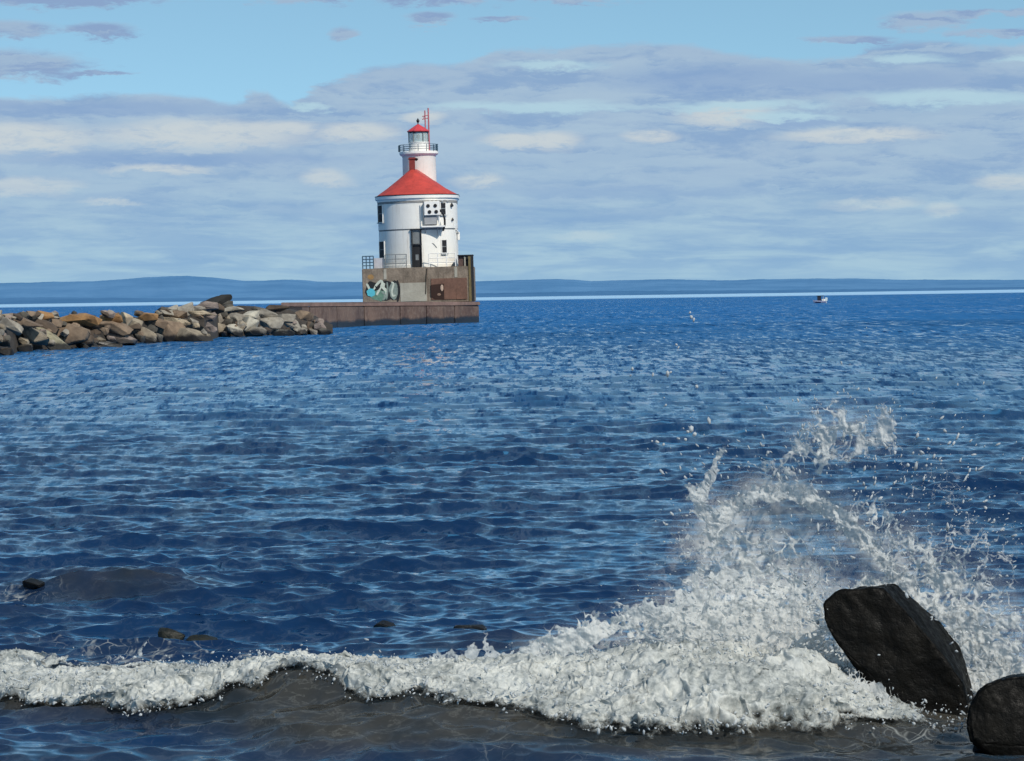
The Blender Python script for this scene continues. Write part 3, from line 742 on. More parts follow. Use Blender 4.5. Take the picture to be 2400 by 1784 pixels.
UW = RW+0.03
window(892.6, 904, 481, 519, r=UW); window(893.2, 905, 565, 602)
window(1037.5, 1048, 480, 506, r=UW); window(1038, 1048.5, 566, 596)
# tall recessed entrance: dark doorway with a grey louvred panel above
door = wall_patch('door', ang(972), ang(991.5), 0.02, lz(577), 0.06, dark_in, lh)
wall_patch('pane', ang(978), ang(985), lz(611), lz(598), 0.075, grey, door)
wall_patch('door_hood', ang(969), ang(993), lz(576.5), lz(573.5), 0.22, black, lh)
wall_patch('louvre_panel', ang(970), ang(992), lz(573.3), lz(543.5), 0.07, grey, lh)
wall_patch('door_head', ang(967.5), ang(993.5), zb1-0.02, zb1+0.10, 0.26, black, lh, r=RW+0.0)
for q in (970.6, 991.4): 
    MB().tube([(lx(q), -math.sqrt(RW**2-lx(q)**2)-0.16, 0.05), (lx(q), -math.sqrt(RW**2-lx(q)**2)-0.16, lz(542))], 0.08, 8).build('door_pipe', black, lh)
# fog signal box with four round horns, its bracket and the things bolted beside it
fy = -math.sqrt(RW**2 - lx(1019)**2)
fb = MB(); fb.box(lx(1001), lx(1037), fy-0.95, fy+0.35, lz(509), lz(476.5), bevel=0.05)
fog = fb.build('fog_signal_box', white2, lh)
for (cx, cy) in ((1010.5, 487), (1027, 487), (1013.5, 501), (1029, 501)):
    hb = MB(); hb.lathe([(0.0, 0.0), (0.20, 0.0), (0.20, 0.05), (0.0, 0.05)], n=16)
    hb.bm.transform(Matrix.Translation((lx(cx), fy-0.952, lz(cy))) @ Matrix.Diagonal((1.05, 1, 1.05, 1)) @ Matrix.Rotation(R(90), 4, 'X')); hb.build('horn_mouth', dark_in, fog)
MB().box(lx(1000.5), lx(1030), fy-0.7, fy+0.25, lz(530), lz(511), bevel=0.03).build('equipment_cabinet', simple_mat('cabinet_grey', (0.34, 0.34, 0.34), 0.6, 0.1), lh)
MB().box(lx(994), lx(1048), fy-0.95, fy+0.55, lz(536), lz(532.5)).build('platform', white2, lh)
for q in (1002, 1030): MB().tube([(lx(q), fy-0.85, lz(536.2)), (lx(q), fy+0.05, lz(556))], 0.05, 6).build('bracket', grey_l, lh)
MB().tube([(lx(999.2), fy-0.9, lz(532.4)), (lx(999.2), fy-0.9, lz(474))], 0.055, 6).build('pole', grey, lh)
MB().tube([(lx(1037), fy-0.5, lz(497)), (lx(1044), fy-0.3, lz(504)), (lx(1047.5), fy-0.15, lz(518)), (lx(1047.5), fy-0.05, lz(530)), (lx(1043), fy+0.1, lz(545))], 0.12, 8).build('conduit', black, lh)
MB().tube([(lx(1035), fy-0.9, lz(531)), (lx(1035), fy-0.9, lz(512))], 0.08, 8).build('pole', white2, lh)
for (q, z0, z1, rr) in ((1064, 486, 480, 0.20), (1065, 519, 515, 0.14)):
    wy = -math.sqrt(RW**2 - lx(q)**2)
    MB().tube([(lx(q), wy-0.05, lz(z1)), (lx(q)+0.02, wy-0.35, lz(z0)), (lx(q)-0.05, wy-0.40, lz(z0+1.5))], [0.06, rr, rr*0.8], 8).build('wall_lamp', black, lh)
MB().box(lx(1074), lx(1080), -0.6, 0.0, lz(566), lz(547), bevel=0.04).build('wall_cabinet', white2, lh)
MB().tube([(lx(1071), -1.2, lz(540)), (lx(1075), -0.9, lz(545)), (lx(1077), -0.6, lz(549))], 0.10, 8).build('vent_pipe', white2, lh)
MB().tube([(lx(1005), fy+0.02, lz(576)), (lx(1011), fy-0.02, lz(572)), (lx(1020), fy-0.02, lz(574)), (lx(1027), fy+0.15, lz(583))], 0.04, 6).build('shadow_streak', grey, lh)  # grey tube drawing a cast shadow streak on the wall below the platform
MB().tube([(lx(1008), fy+0.0, lz(576)), (lx(1012), fy+0.0, lz(590)), (lx(1018), fy+0.02, lz(598))], 0.04, 6).build('shadow_streak', grey, lh)  # second cast shadow streak, likewise modelled as a grey tube
# soffit brackets under the cornice at the right
for q in (1015, 1024, 1033, 1043, 1055):
    wy = -math.sqrt(RW**2 - lx(q)**2)
    MB().box(lx(q)-0.1, lx(q)+0.1, wy-0.30, wy+0.1, lz(477), lz(474)).build('cornice_bracket', grey_l, lh)

# ---- tower at the back with gallery and lantern
TX, TY = lx(986.7), BACK
def tl(prof, name, mat, parent=lh, n=40, a=35): return MB().lathe(prof, TX, TY, n).build(name, mat, parent, autosmooth=a)
tl([(1.98, lz(470)), (1.94, lz(364)), (1.98, lz(362))], 'tower', white)
tl([(2.0, lz(361.9)), (2.16, lz(359.5)), (2.27, lz(357)), (2.27, lz(352)), (2.2, lz(351))], 'gallery', white2)
gr = []
for i in range(14):
    a = 2*math.pi*(i+0.5)/14
    p = (TX+2.24*math.cos(a), TY+2.24*math.sin(a))
    MB().tube([(p[0], p[1], lz(353)), (p[0], p[1], lz(334.5))], 0.035, 6).build('gallery_post', blue_grey, lh)
for zz in (335, 340.5, 346):
    MB().tube([(TX+2.24*math.cos(2*math.pi*i/40), TY+2.24*math.sin(2*math.pi*i/40), lz(zz)) for i in range(41)], 0.03, 6).build('gallery_rail', blue_grey, lh)
for (q, w) in ((1029.5, 5.0), (940, 3.5)):
    MB().box(lx(q)-w/S/2, lx(q)+w/S/2, TY-0.55, TY-0.05, lz(350.8), lz(335.5), bevel=0.03).build('gallery_lamp', blue_grey, lh)
tl([(1.17, lz(350.9)), (1.17, lz(330)), (1.22, lz(329.8)), (1.22, lz(328.6))], 'lantern_wall', white2)
tl([(1.08, lz(328.5)), (1.08, lz(306.5))], 'lantern_glass', glass_m)
for i in range(6):
    a = 2*math.pi*i/6
    MB().tube([(TX+1.12*math.cos(a), TY+1.12*math.sin(a), lz(328.5)), (TX+1.12*math.cos(a), TY+1.12*math.sin(a), lz(306))], 0.06, 6).build('mullion', grey, lh)
bc = MB(); bc.lathe([(0.03, lz(328.5)), (0.05, lz(322)), (0.19, lz(320)), (0.22, lz(316)), (0.17, lz(312)), (0.02, lz(310.5))], TX, TY-0.75, 16); bc.build('beacon', black, lh)
tl([(1.20, lz(306.4)), (1.24, lz(304.6)), (1.22, lz(304.2))], 'lantern_ring', black)
lr = tl([(1.30, lz(304.1)), (1.32, lz(302.4)), (0.95, lz(297)), (0.5, lz(291)), (0.18, lz(287)), (0.1, lz(286))], 'lantern_roof', red_lantern, n=10, a=12)
tl([(0.07, lz(286.5)), (0.06, lz(283)), (0.14, lz(281)), (0.19, lz(278)), (0.14, lz(275)), (0.05, lz(273.5)), (0.03, lz(271))], 'finial', black, lr, n=16)
mast1 = MB().tube([(lx(1003), TY+1.5, lz(345)), (lx(1003), TY+1.5, lz(252))], 0.075, 8).build('antenna_mast', pink, lh)
for zz in (263, 270): MB().tube([(lx(996), TY+1.5, lz(zz+3)), (lx(1010.5), TY+1.5, lz(zz))], 0.045, 6).build('crossarm', pink, mast1)
MB().tube([(lx(997), TY+1.5, lz(274)), (lx(1003), TY+1.5, lz(262))], 0.03, 6).build('crossarm', pink, mast1)
MB().tube([(lx(1011), TY+1.7, lz(350)), (lx(1011), TY+1.7, lz(246))], 0.085, 8).build('antenna_mast', pink, lh)

# ------------------------------------------------------------------ the small motorboat out on the lake
bp = W(1921, 710.5)
sb = bp.y/FPX
boat = empty('motorboat', (bp.x, bp.y, 0), -ROLL*0, R(180))
tag(boat, 'small pale motorboat with dark canopy alone on the far water', 'boat')
L_ = 30*sb; Hh = 6.0*sb
secs = []
for i in range(9):
    t = i/8; x = -L_/2 + L_*t
    w = 0.5*1.5*math.sqrt(max(0.02, 1-(max(0, t-0.35)/0.66)**2)); sheer = Hh*(0.85+0.35*t*t); keel = -0.35 + 0.45*max(0, t-0.6)**1.5*2
    secs.append([(x, -w, sheer), (x, -w*0.85, 0.15), (x, 0, keel), (x, w*0.85, 0.15), (x, w, sheer), (x, w*0.8, sheer-0.12), (x, 0, sheer-0.2), (x, -w*0.8, sheer-0.12)])
hullm = simple_mat('pale_hull', (0.50, 0.48, 0.56), 0.35, 0.08)
MB().loft(secs).build('hull', hullm, boat, autosmooth=40)
MB().loft([[(x, y*1.04, z) for (x, y, z) in ((sx, -w_, 0.32), (sx, w_, 0.32), (sx, w_*0.9, 0.02), (sx, -w_*0.9, 0.02))] for sx, w_ in ((-0.2, 0.74), (L_*0.35, 0.62))]).build('waterline_stripe', simple_mat('navy_stripe', (0.01, 0.012, 0.05), 0.4), boat)
MB().box(-0.35, 0.55, -0.5, 0.5, Hh*0.6, Hh+1.05, bevel=0.05).build('cabin', simple_mat('dark_cabin', (0.008, 0.008, 0.02), 0.4), boat)
MB().box(-1.0, 0.75, -0.62, 0.62, Hh+1.06, Hh+1.22, bevel=0.03).build('canopy', simple_mat('dark_canopy', (0.02, 0.04, 0.05), 0.7), boat)
for sx in (-0.9,):
    for sy in (-0.55, 0.55): MB().tube([(sx, sy, Hh*0.7), (sx, sy, Hh+1.055)], 0.035, 6).build('canopy_post', grey_l, boat)
mo = MB(); mo.box(-L_/2-0.35, -L_/2+0.25, -0.25, 0.25, Hh*0.75, Hh+0.75, bevel=0.08); mo.box(-L_/2-0.2, -L_/2-0.02, -0.07, 0.07, -0.4, Hh*0.745)
mo.build('outboard_motor', simple_mat('white_cowl', (0.55, 0.62, 0.62), 0.35), boat)
MB().box(-L_*0.42, -0.55, -0.45, 0.45, Hh*0.75, Hh+0.35, bevel=0.05).build('seat', white2, boat)

# ------------------------------------------------------------------ breakwater of armour stones
def rock_mesh(name, dx, dy, dz, seed, npts=22, box=0.72, cuts=2, amp=0.05, bev=0.06):
    """angular quarried stone: hull of points thrown on a box-like solid, edges eased, faces roughened"""
    rr = random.Random(seed); bm = bmesh.new()
    for i in range(npts):
        v = Vector((rr.gauss(0, 1), rr.gauss(0, 1), rr.gauss(0, 1))).normalized()
        mx = max(abs(c) for c in v)
        v = v*(1-box) + v/mx*box
        v = v*rr.uniform(0.86, 1.04)
        bm.verts.new((v.x*dx/2, v.y*dy/2, v.z*dz/2))
    bmesh.ops.convex_hull(bm, input=bm.verts[:])
    for v in [v for v in bm.verts if not v.link_faces]: bm.verts.remove(v)
    bmesh.ops.dissolve_limit(bm, angle_limit=R(9), verts=bm.verts[:], edges=bm.edges[:])
    bmesh.ops.bevel(bm, geom=bm.edges[:], offset=min(dx, dy, dz)*bev, segments=2, affect='EDGES', clamp_overlap=True)
    bmesh.ops.triangulate(bm, faces=bm.faces[:])
    if cuts: bmesh.ops.subdivide_edges(bm, edges=bm.edges[:], cuts=cuts, use_grid_fill=True)
    bm.normal_update()
    co = np.array([v.co[:] for v in bm.verts]); m_ = min(dx, dy, dz)
    f = 2.2/m_
    n = fbm(co[:, 0]*f + co[:, 2]*f*0.8 + seed, co[:, 1]*f + co[:, 2]*f*0.6, 4, seed % 97)
    for v, k in zip(bm.verts, n): v.co += v.normal*float(k)*m_*amp
    me = bpy.data.meshes.new(name); bm.to_mesh(me); bm.free()
    me.polygons.foreach_set('use_smooth', [True]*len(me.polygons)); me.set_sharp_from_angle(angle=R(38))
    return me

def stone_mat():
    m, nt, b = new_mat('armour_stone')
    oi = nt.node('ShaderNodeObjectInfo'); tc = nt.node('ShaderNodeTexCoord').outputs['Object']
    pos = nt.node('ShaderNodeNewGeometry').outputs['Position']; X, Y, Z = nt.sep(pos)
    tco = nt.vmath('ADD', tc, nt.vmath('MULTIPLY', oi.outputs['Location'], (3.1, 1.7, 2.3)))
    n1 = nt.noise(tco, 0.9, 6, 0.7); n2 = nt.noise(tco, 6.0, 4, 0.7)
    c = nt.mix(nt.ramp(n1, 0.32, 0.68), nt.mix(1.0, oi.outputs['Color'], (0.62, 0.58, 0.55), 'MULTIPLY'), nt.mix(1.0, oi.outputs['Color'], (1.25, 1.22, 1.15), 'MULTIPLY'))
    c = nt.mix(nt.ramp(n2, 0.55, 0.8, 0, 0.5), c, nt.mix(1.0, oi.outputs['Color'], (0.35, 0.33, 0.3), 'MULTIPLY'))
    wet = nt.ramp(nt.math('ADD', Z, nt.math('MULTIPLY', nt.math('SUBTRACT', n1, 0.5), 0.7)), 0.62, 0.3)
    c = nt.mix(nt.math('MULTIPLY', wet, 0.93), c, (0.012, 0.010, 0.008))
    nt.put(b.inputs['Base Color'], c); nt.put(b.inputs['Roughness'], nt.ramp(wet, 0, 1, 0.9, 0.45))
    bn = nt.node('ShaderNodeBump'); bn.inputs['Distance'].default_value = 0.06; bn.inputs['Strength'].default_value = 0.8
    nt.put(bn.inputs['Height'], nt.math('ADD', n1, nt.math('MULTIPLY', n2, 0.4))); nt.put(b.inputs['Normal'], bn.outputs[0])
    return m
STONE = stone_mat()
CLR = {'tan': (0.24, 0.205, 0.158), 'grey': (0.27, 0.25, 0.215), 'light grey': (0.37, 0.35, 0.30), 'brown': (0.19, 0.14, 0.10), 'dark brown': (0.085, 0.062, 0.045),
       'rusty orange': (0.31, 0.175, 0.075), 'cream': (0.44, 0.37, 0.27), 'black': (0.020, 0.021, 0.021), 'mauve grey': (0.25, 0.205, 0.185), 'dark grey': (0.075, 0.07, 0.06), 'olive grey': (0.27, 0.25, 0.175)}
WLx = [-400, 0, 76, 160, 229, 317, 382, 497, 505, 574, 727, 772, 900]
WLy = [850, 833, 821, 817, 813, 804, 800, 798, 789, 788.5, 783, 783, 783]
def wl(px): return float(np.interp(px, WLx, WLy))
KS = 0.60
def slope_point(px, py):
    """where the sight line meets the sloping face of the bank"""
    yw = W(px, wl(px)+2).y; d = ray(px, py); g = d.z/d.y
    Y = (HCAM + KS*yw)/(KS - g)
    return P(px, py, Y)
# (x, y, w, h, tilt, colour) in a 2.615x enlargement of the photograph whose top edge is at row 630
STONES = [(150,385,300,84,28,'tan'),(312,432,250,66,36,'olive grey'),(150,478,95,44,5,'grey'),(25,440,90,84,20,'dark grey'),(30,505,100,46,0,'dark brown'),
 (428,395,220,112,12,'brown'),(470,300,285,62,6,'rusty orange'),(265,286,130,44,4,'rusty orange'),(200,278,44,28,0,'dark brown'),(120,312,270,52,14,'brown'),(262,342,200,50,20,'dark brown'),
 (680,300,150,52,0,'rusty orange'),(768,305,100,62,30,'cream'),(690,352,230,58,12,'brown'),(712,418,250,60,16,'mauve grey'),(610,455,260,66,10,'tan'),(835,350,140,88,38,'tan'),
 (890,405,150,66,26,'tan'),(905,292,120,40,5,'rusty orange'),(955,325,150,54,12,'brown'),(1065,378,240,108,10,'brown'),(1090,314,210,40,4,'cream'),(1190,402,220,70,10,'tan'),
 (995,248,80,36,-18,'dark grey'),(1060,242,70,42,0,'grey'),(1135,250,110,62,-18,'grey'),(1245,272,180,34,0,'cream'),(1325,192,205,48,-11,'black'),(1265,224,150,50,-5,'mauve grey'),
 (1390,212,70,34,0,'dark grey'),(1325,302,66,92,58,'grey'),(1352,368,140,58,22,'tan'),(1440,372,120,54,34,'light grey'),(1410,252,170,42,0,'grey'),(1440,305,110,74,18,'grey'),
 (1528,338,112,84,10,'light grey'),(1560,384,140,54,0,'grey'),(1530,275,120,60,0,'light grey'),(1625,272,160,56,5,'grey'),(1660,325,150,54,0,'grey'),(1735,382,150,50,12,'light grey'),
 (1795,340,150,64,28,'grey'),(1700,238,160,34,0,'dark brown'),(1842,388,80,32,0,'tan'),(1898,360,66,76,10,'dark brown'),(1955,330,84,66,18,'mauve grey'),(1985,384,80,38,0,'dark grey'),
 (1862,280,120,48,14,'brown'),(1590,242,100,34,0,'dark grey'),(1200,347,44,32,0,'cream'),(60,350,150,70,25,'grey'),(520,430,120,60,20,'dark brown'),(960,420,80,50,20,'grey'),
 (1290,352,90,50,10,'mauve grey'),(1180,320,70,40,10,'grey'),(560,345,130,50,15,'brown'),(340,330,90,40,10,'brown'),(1010,270,120,36,0,'grey'),(1480,345,60,44,20,'tan'),(1630,372,70,40,10,'dark brown'),
 (1750,300,110,50,10,'grey'),(1310,238,120,56,5,'dark brown'),(1020,262,90,40,0,'dark brown'),(1090,275,110,44,5,'brown'),(1390,238,90,40,0,'dark grey'),(1220,248,90,44,8,'grey'),(-60,400,200,90,25,'tan'),(-90,320,180,60,10,'brown'),(-110,480,200,80,10,'dark grey')]
rr = random.Random(3)
for i in range(105):      # smaller stones wedged in the gaps
    zx = rr.uniform(-100, 1990); lo = np.interp(zx, [0, 900, 1200, 1500, 2000], [330, 330, 270, 280, 320]); hi = (wl(zx/2.615)-630)*2.615
    zy = rr.uniform(lo, hi-10)
    if i % 4 == 0: zx = rr.uniform(-60, 1000); zy = rr.uniform(268, 300)
    STONES.append((zx, zy, rr.uniform(36, 85), rr.uniform(26, 44), rr.uniform(-10, 35), rr.choice(['dark brown', 'dark grey', 'brown', 'grey', 'tan', 'mauve grey'])))
recs = []
for i, (zx, zy, w, h, tilt, cn) in enumerate(STONES):
    px, py = zx/2.615, 630 + zy/2.615
    p = slope_point(px, py); sc = p.y/FPX/2.615
    big = w > 100
    dxm, dzm = w*sc*1.04, h*sc*1.30
    dym = max(dxm*0.55, 1.1) if big else dxm*rr.uniform(0.8, 1.2)
    me = rock_mesh('armour_stone', dxm, dym, dzm, 100+i, npts=rr.randint(13, 20), box=0.86 if big else 0.7, cuts=2 if big else 1, amp=0.09, bev=0.03)
    o = link_mesh('armour_stone', me, STONE)
    o.location = (p.x, p.y + dym*0.30, p.z - dzm*0.10)
    o.rotation_euler = (rr.uniform(-0.12, 0.22), R(tilt)+rr.uniform(-0.05, 0.05), rr.uniform(-0.25, 0.25))
    j = rr.uniform(0.85, 1.12); o.color = tuple(c*j for c in CLR[cn]) + (1,)
    tier = 'at the waterline' if zy > (wl(px)-630)*2.615 - 52 else ('on the crest' if zy < np.interp(zx, [0, 900, 1000, 1300, 1500, 2000], [318, 318, 265, 250, 255, 292]) else 'midway up')
    zone = ('near the left edge' if zx < 330 else 'near the orange stones' if zx < 800 else 'left of the black slab' if zx < 1180
            else 'below the black slab' if zx < 1480 else 'right of the black slab' if zx < 1800 else 'beside the pier')
    shape = 'slab' if w/h > 2.6 and w > 100 else ('big block' if w > 105 else ('stone' if w > 75 else 'small stone'))
    recs.append([o, f'{cn} {shape} {tier} of the breakwater {zone}', zx, cn, w])
from collections import defaultdict
by = defaultdict(list)
for r_ in recs: by[r_[1]].append(r_)
ORD = ['first', 'second', 'third', 'fourth', 'fifth', 'sixth', 'seventh']
SP = {27: 'black flat slab perched on the highest point of the breakwater', 6: 'longest rusty orange slab on the breakwater crest', 12: 'cream pale block right of the orange stones on the breakwater crest'}
for i, r_ in enumerate(recs):
    o = r_[0]; g = sorted(by[r_[1]], key=lambda q: q[2])
    lab = r_[1]
    if len(g) > 1: lab = lab.replace(' of the breakwater', '') + f', {ORD[g.index(r_)]} of {len(g)}'
    tag(o, SP.get(i, lab), 'stone', 'armour stones of the breakwater')
# dark rubble heart of the bank
xs = np.arange(-160, 800, 20.0); rows = []
for k, (dy, zz) in enumerate(((0.5, -1.2), (1.2, 0.25), (2.4, 0.95), (3.6, 1.7), (7.0, 1.75), (10, -1.2))):
    r_ = []
    for px in xs:
        p = W(px, wl(px)); ph = float(np.interp(px, [0, 380, 480, 560, 690, 760, 800], [1.0, 1.05, 1.5, 1.35, 1.1, 0.6, 0.2]))
        r_.append((p.x*(p.y+dy)/p.y, p.y+dy, zz*ph if zz > 0 else zz))
    rows.append(r_)
Vm = np.array(rows).reshape(-1, 3); Vm[:, 2] += fbm(Vm[:, 0]*0.9, Vm[:, 1]*0.9, 4, 3)*0.35
mo_ = link_mesh('rubble_mound', np_mesh('rubble_mound', Vm, grid_faces(6, len(xs)), smooth=False), simple_mat('rubble', (0.035, 0.028, 0.022), 0.95, 0.5, 1.2))
tag(mo_, 'dark rubble ground under the armour stones', 'mound', kind='structure')

# ------------------------------------------------------------------ wet boulders in the surf
def wet_mat(name, c0, c1, rough=0.42, spec=0.5):
    m, nt, b = new_mat(name)
    tc = nt.node('ShaderNodeTexCoord').outputs['Object']
    n1 = nt.noise(tc, 3.0, 6, 0.65); n2 = nt.noise(tc, 22.0, 4, 0.65)
    c = nt.mix(nt.ramp(n1, 0.35, 0.7), c0, c1)
    nt.put(b.inputs['Base Color'], c); nt.put(b.inputs['Roughness'], nt.ramp(n2, 0.3, 0.7, rough-0.12, rough+0.18))
    b.inputs['Specular IOR Level'].default_value = spec
    bn = nt.node('ShaderNodeBump'); bn.inputs['Distance'].default_value = 0.02; bn.inputs['Strength'].default_value = 0.9
    nt.put(bn.inputs['Height'], nt.math('ADD', n1, nt.math('MULTIPLY', n2, 0.35))); nt.put(b.inputs['Normal'], bn.outputs[0])
    return m
WET = wet_mat('wet_basalt', (0.0010, 0.0009, 0.0006), (0.0034, 0.0028, 0.0017), 0.5, 0.09)

def carved_boulder(name, front, back, Yf, Yb, mat, seed, amp=0.018, detail=4):
    """front / back outlines in photo pixels at two depths; hull, then rounded and roughened"""
    bm = bmesh.new()
    pts = [P(a, b, Yf + dy) for a, b, dy in front] + [P(a, b, Yb + dy) for a, b, dy in back]
    c = sum(pts, Vector())/len(pts)
    for p in pts: bm.verts.new(p - c)
    bmesh.ops.convex_hull(bm, input=bm.verts[:])
    for v in [v for v in bm.verts if not v.link_faces]: bm.verts.remove(v)
    bmesh.ops.dissolve_limit(bm, angle_limit=R(7), verts=bm.verts[:], edges=bm.edges[:])
    bmesh.ops.bevel(bm, geom=bm.edges[:], offset=0.022, segments=2, affect='EDGES', clamp_overlap=True)
    bmesh.ops.triangulate(bm, faces=bm.faces[:])
    for _ in range(detail):
        es = [e for e in bm.edges if e.calc_length() > 0.025]
        if es: bmesh.ops.subdivide_edges(bm, edges=es, cuts=1, use_grid_fill=False); bmesh.ops.triangulate(bm, faces=[f for f in bm.faces if len(f.verts) > 3])
    for _ in range(1): bmesh.ops.smooth_vert(bm, verts=bm.verts[:], factor=0.4, use_axis_x=True, use_axis_y=True, use_axis_z=True)
    bm.normal_update()
    co = np.array([v.co[:] for v in bm.verts])
    w1, w2 = worley((co[:, 0]*5.5 + co[:, 1]*3).astype(F32), (co[:, 2]*5.5 - co[:, 1]*3).astype(F32), seed+2)
    n = (0.5-w1)*0.7 + fbm(co[:, 0]*3.1 + co[:, 2]*2.0 + seed, co[:, 1]*3.1 - co[:, 2]*2.3, 5, seed) + 0.35*fbm(co[:, 0]*17 + co[:, 2]*9, co[:, 1]*17 - co[:, 2]*14, 3, seed+4)
    for v, k in zip(bm.verts, n): v.co += v.normal*float(k)*amp*1.1
    me = bpy.data.meshes.new(name); bm.to_mesh(me); bm.free()
    me.polygons.foreach_set('use_smooth', [True]*len(me.polygons))
    o = link_mesh(name, me, mat); o.location = c
    return o
YB = W(2190, 1668).y
b1 = carved_boulder('boulder', [(1931,1458,0.10),(1930,1412,.14),(1962,1386,.16),(2020,1380,.16),(2067,1378,.15),(2131,1440,.10),(2190,1510,0.04),(2258,1606,0),(2268,1672,0),(2240,1760,-.05),(2150,1750,-.05),(2062,1602,0),(1965,1512,.06)],
                    [(1960,1400,0),(2010,1374,0),(2102,1372,0),(2144,1418,0),(2203,1456,0),(2249,1515,0),(2283,1640,0),(2280,1740,0),(2110,1720,0),(1990,1500,0)], YB+0.02, YB+0.55, WET, 7)
tag(b1, 'black wet slab of rock leaning to the left in the breaking splash', 'boulder')
YC = W(2300, 1752).y
b2 = carved_boulder('boulder', [(2262,1700,.05),(2268,1650,.08),(2300,1612,.10),(2350,1588,.12),(2420,1582,.12),(2560,1620,.1),(2600,1760,0),(2450,1790,0),(2330,1780,0),(2275,1742,0)],
                    [(2290,1660,0),(2330,1600,0),(2400,1580,0),(2540,1600,0),(2600,1760,0),(2300,1760,0)], YC, YC+0.8, WET, 23)
tag(b2, 'black wet boulder cut off by the right edge in front of the leaning slab', 'boulder')

AW = wet_mat('mossy_wet_stone', (0.007, 0.008, 0.006), (0.024, 0.023, 0.015), 0.45, 0.3)
def awash(label, px, py, wpx, hpx, mat, seed, sink=0.35, dep=0.8):
    p = W(px, py); sc = p.y/FPX; w, h = wpx*sc, hpx*sc
    me = rock_mesh('awash_rock', w, max(w*dep, 0.15), h*(1+sink)*1.5, seed, npts=18, box=0.35, cuts=2, amp=0.05, bev=0.12)
    o = link_mesh('awash_rock', me, mat); z0 = float(bump(np.array([p.x]), np.array([p.y]))[0])
    o.location = (p.x, p.y + w*dep*0.25, z0 + h*(0.42 if mat.name.startswith('black') else 0.16)); tag(o, label, 'rock', 'rocks awash behind the breaking wave'); return o
BLK = wet_mat('black_wet_stone', (0.004, 0.004, 0.004), (0.012, 0.011, 0.010), 0.4, 0.4)
awash('small pointed black rock above the foam left of centre', 901, 1482, 62, 20, BLK, 5, dep=0.6)
awash('round mossy rock awash behind the foam on the left', 402, 1506, 74, 36, AW, 6)
awash('lower mossy rock touching the right side of the round one', 468, 1512, 86, 22, AW, 8)
awash('dark rock at the left end of the brown swell near the left edge', 76, 1396, 62, 18, BLK, 9)
awash('flat black rock showing behind the foam right of the pointed one', 1098, 1482, 92, 14, BLK, 12, dep=0.5)

# ------------------------------------------------------------------ foam of the breaking wave
def foam_mat(name, c0, c1, transl=0.25, cover=None, rng=(0.2, 0.72, 1.5)):
    m, nt, b = new_mat(name)
    pos = nt.node('ShaderNodeNewGeometry').outputs['Position']
    n1 = nt.noise(nt.vmath('MULTIPLY', pos, (1, 1, 1.6)), 3.4, 7, 0.7); n2 = nt.noise(pos, 26.0, 5, 0.75)
    n1 = nt.math('ADD', nt.math('MULTIPLY', n1, 0.75), nt.math('MULTIPLY', nt.noise(nt.vmath('MULTIPLY', pos, (1.0, 1.0, 2.0)), 1.2, 3, 0.6), 0.25))
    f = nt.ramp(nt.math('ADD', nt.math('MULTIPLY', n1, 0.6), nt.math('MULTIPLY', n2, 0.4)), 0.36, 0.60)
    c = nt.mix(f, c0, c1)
    nt.put(b.inputs['Base Color'], c); b.inputs['Roughness'].default_value = 0.5; b.inputs['Specular IOR Level'].default_value = 0.3
    tr = nt.node('ShaderNodeBsdfTranslucent'); nt.put(tr.inputs[0], c)
    mx = nt.node('ShaderNodeMixShader'); mx.inputs[0].default_value = transl
    nt.put(mx.inputs[1], b.outputs[0]); nt.put(mx.inputs[2], tr.outputs[0])
    res = mx.outputs[0]
    if cover:
        n3 = nt.noise(pos, 11.0, 6, 0.7, 0.4)
        al = nt.ramp(nt.math('ADD', nt.attr(cover), nt.math('MULTIPLY', nt.math('SUBTRACT', n3, 0.5), rng[2])), rng[0], rng[1])
        tp = nt.node('ShaderNodeBsdfTransparent'); m2 = nt.node('ShaderNodeMixShader')
        nt.put(m2.inputs[0], al); nt.put(m2.inputs[1], tp.outputs[0]); nt.put(m2.inputs[2], res); res = m2.outputs[0]
    out = m.node_tree.nodes['Material Output']; nt.put(out.inputs[0], res)
    return m
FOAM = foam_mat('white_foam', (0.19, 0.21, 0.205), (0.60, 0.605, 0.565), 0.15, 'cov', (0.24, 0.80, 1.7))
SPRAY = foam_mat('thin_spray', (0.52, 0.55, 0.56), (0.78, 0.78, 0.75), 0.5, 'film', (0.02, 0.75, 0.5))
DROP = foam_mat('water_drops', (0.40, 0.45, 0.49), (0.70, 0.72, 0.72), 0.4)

def surf_y(px, py):
    """first place where the sight line meets the breaker"""
    d = ray(px, py); ys = np.arange(16.5, 27.0, 0.02); t = ys/d.y
    xs_ = d.x*t; zs = HCAM + d.z*t
    h = bump(xs_, ys); k = np.argmax(zs < h)
    return float(xs_[k]), float(ys[k])
FRONT = [(-200,1640),(0,1652),(60,1668),(150,1682),(220,1694),(300,1712),(390,1708),(430,1694),(500,1668),(560,1640),(600,1625),(650,1612),(720,1607),(770,1615),(810,1640),(840,1655),(872,1672),(905,1662),(950,1650),(1000,1642),
         (1040,1660),(1090,1672),(1120,1668),(1180,1690),(1250,1702),(1320,1725),(1400,1738),(1500,1748),(1600,1752),(1700,1742),(1800,1735),(1900,1728),(2000,1722),(2080,1712),(2140,1700),(2200,1712),(2300,1690),(2500,1690)]
BACK = [(-200,1530),(0,1534),(120,1556),(200,1570),(330,1572),(420,1566),(560,1562),(700,1560),(850,1556),(1000,1556),(1100,1530),(1200,1512),(1300,1500),(1400,1490),(1600,1480),(2500,1480)]
fx_, fy_ = [], []
for a, b_ in FRONT:
    q = surf_y(a, b_); fx_.append(q[0]); fy_.append(q[1])
bx_, by_ = [], []
for a, b_ in BACK:
    q = W(a, b_, 0.10); bx_.append(q.x); by_.append(q.y)
NX, NY = 1750, 420
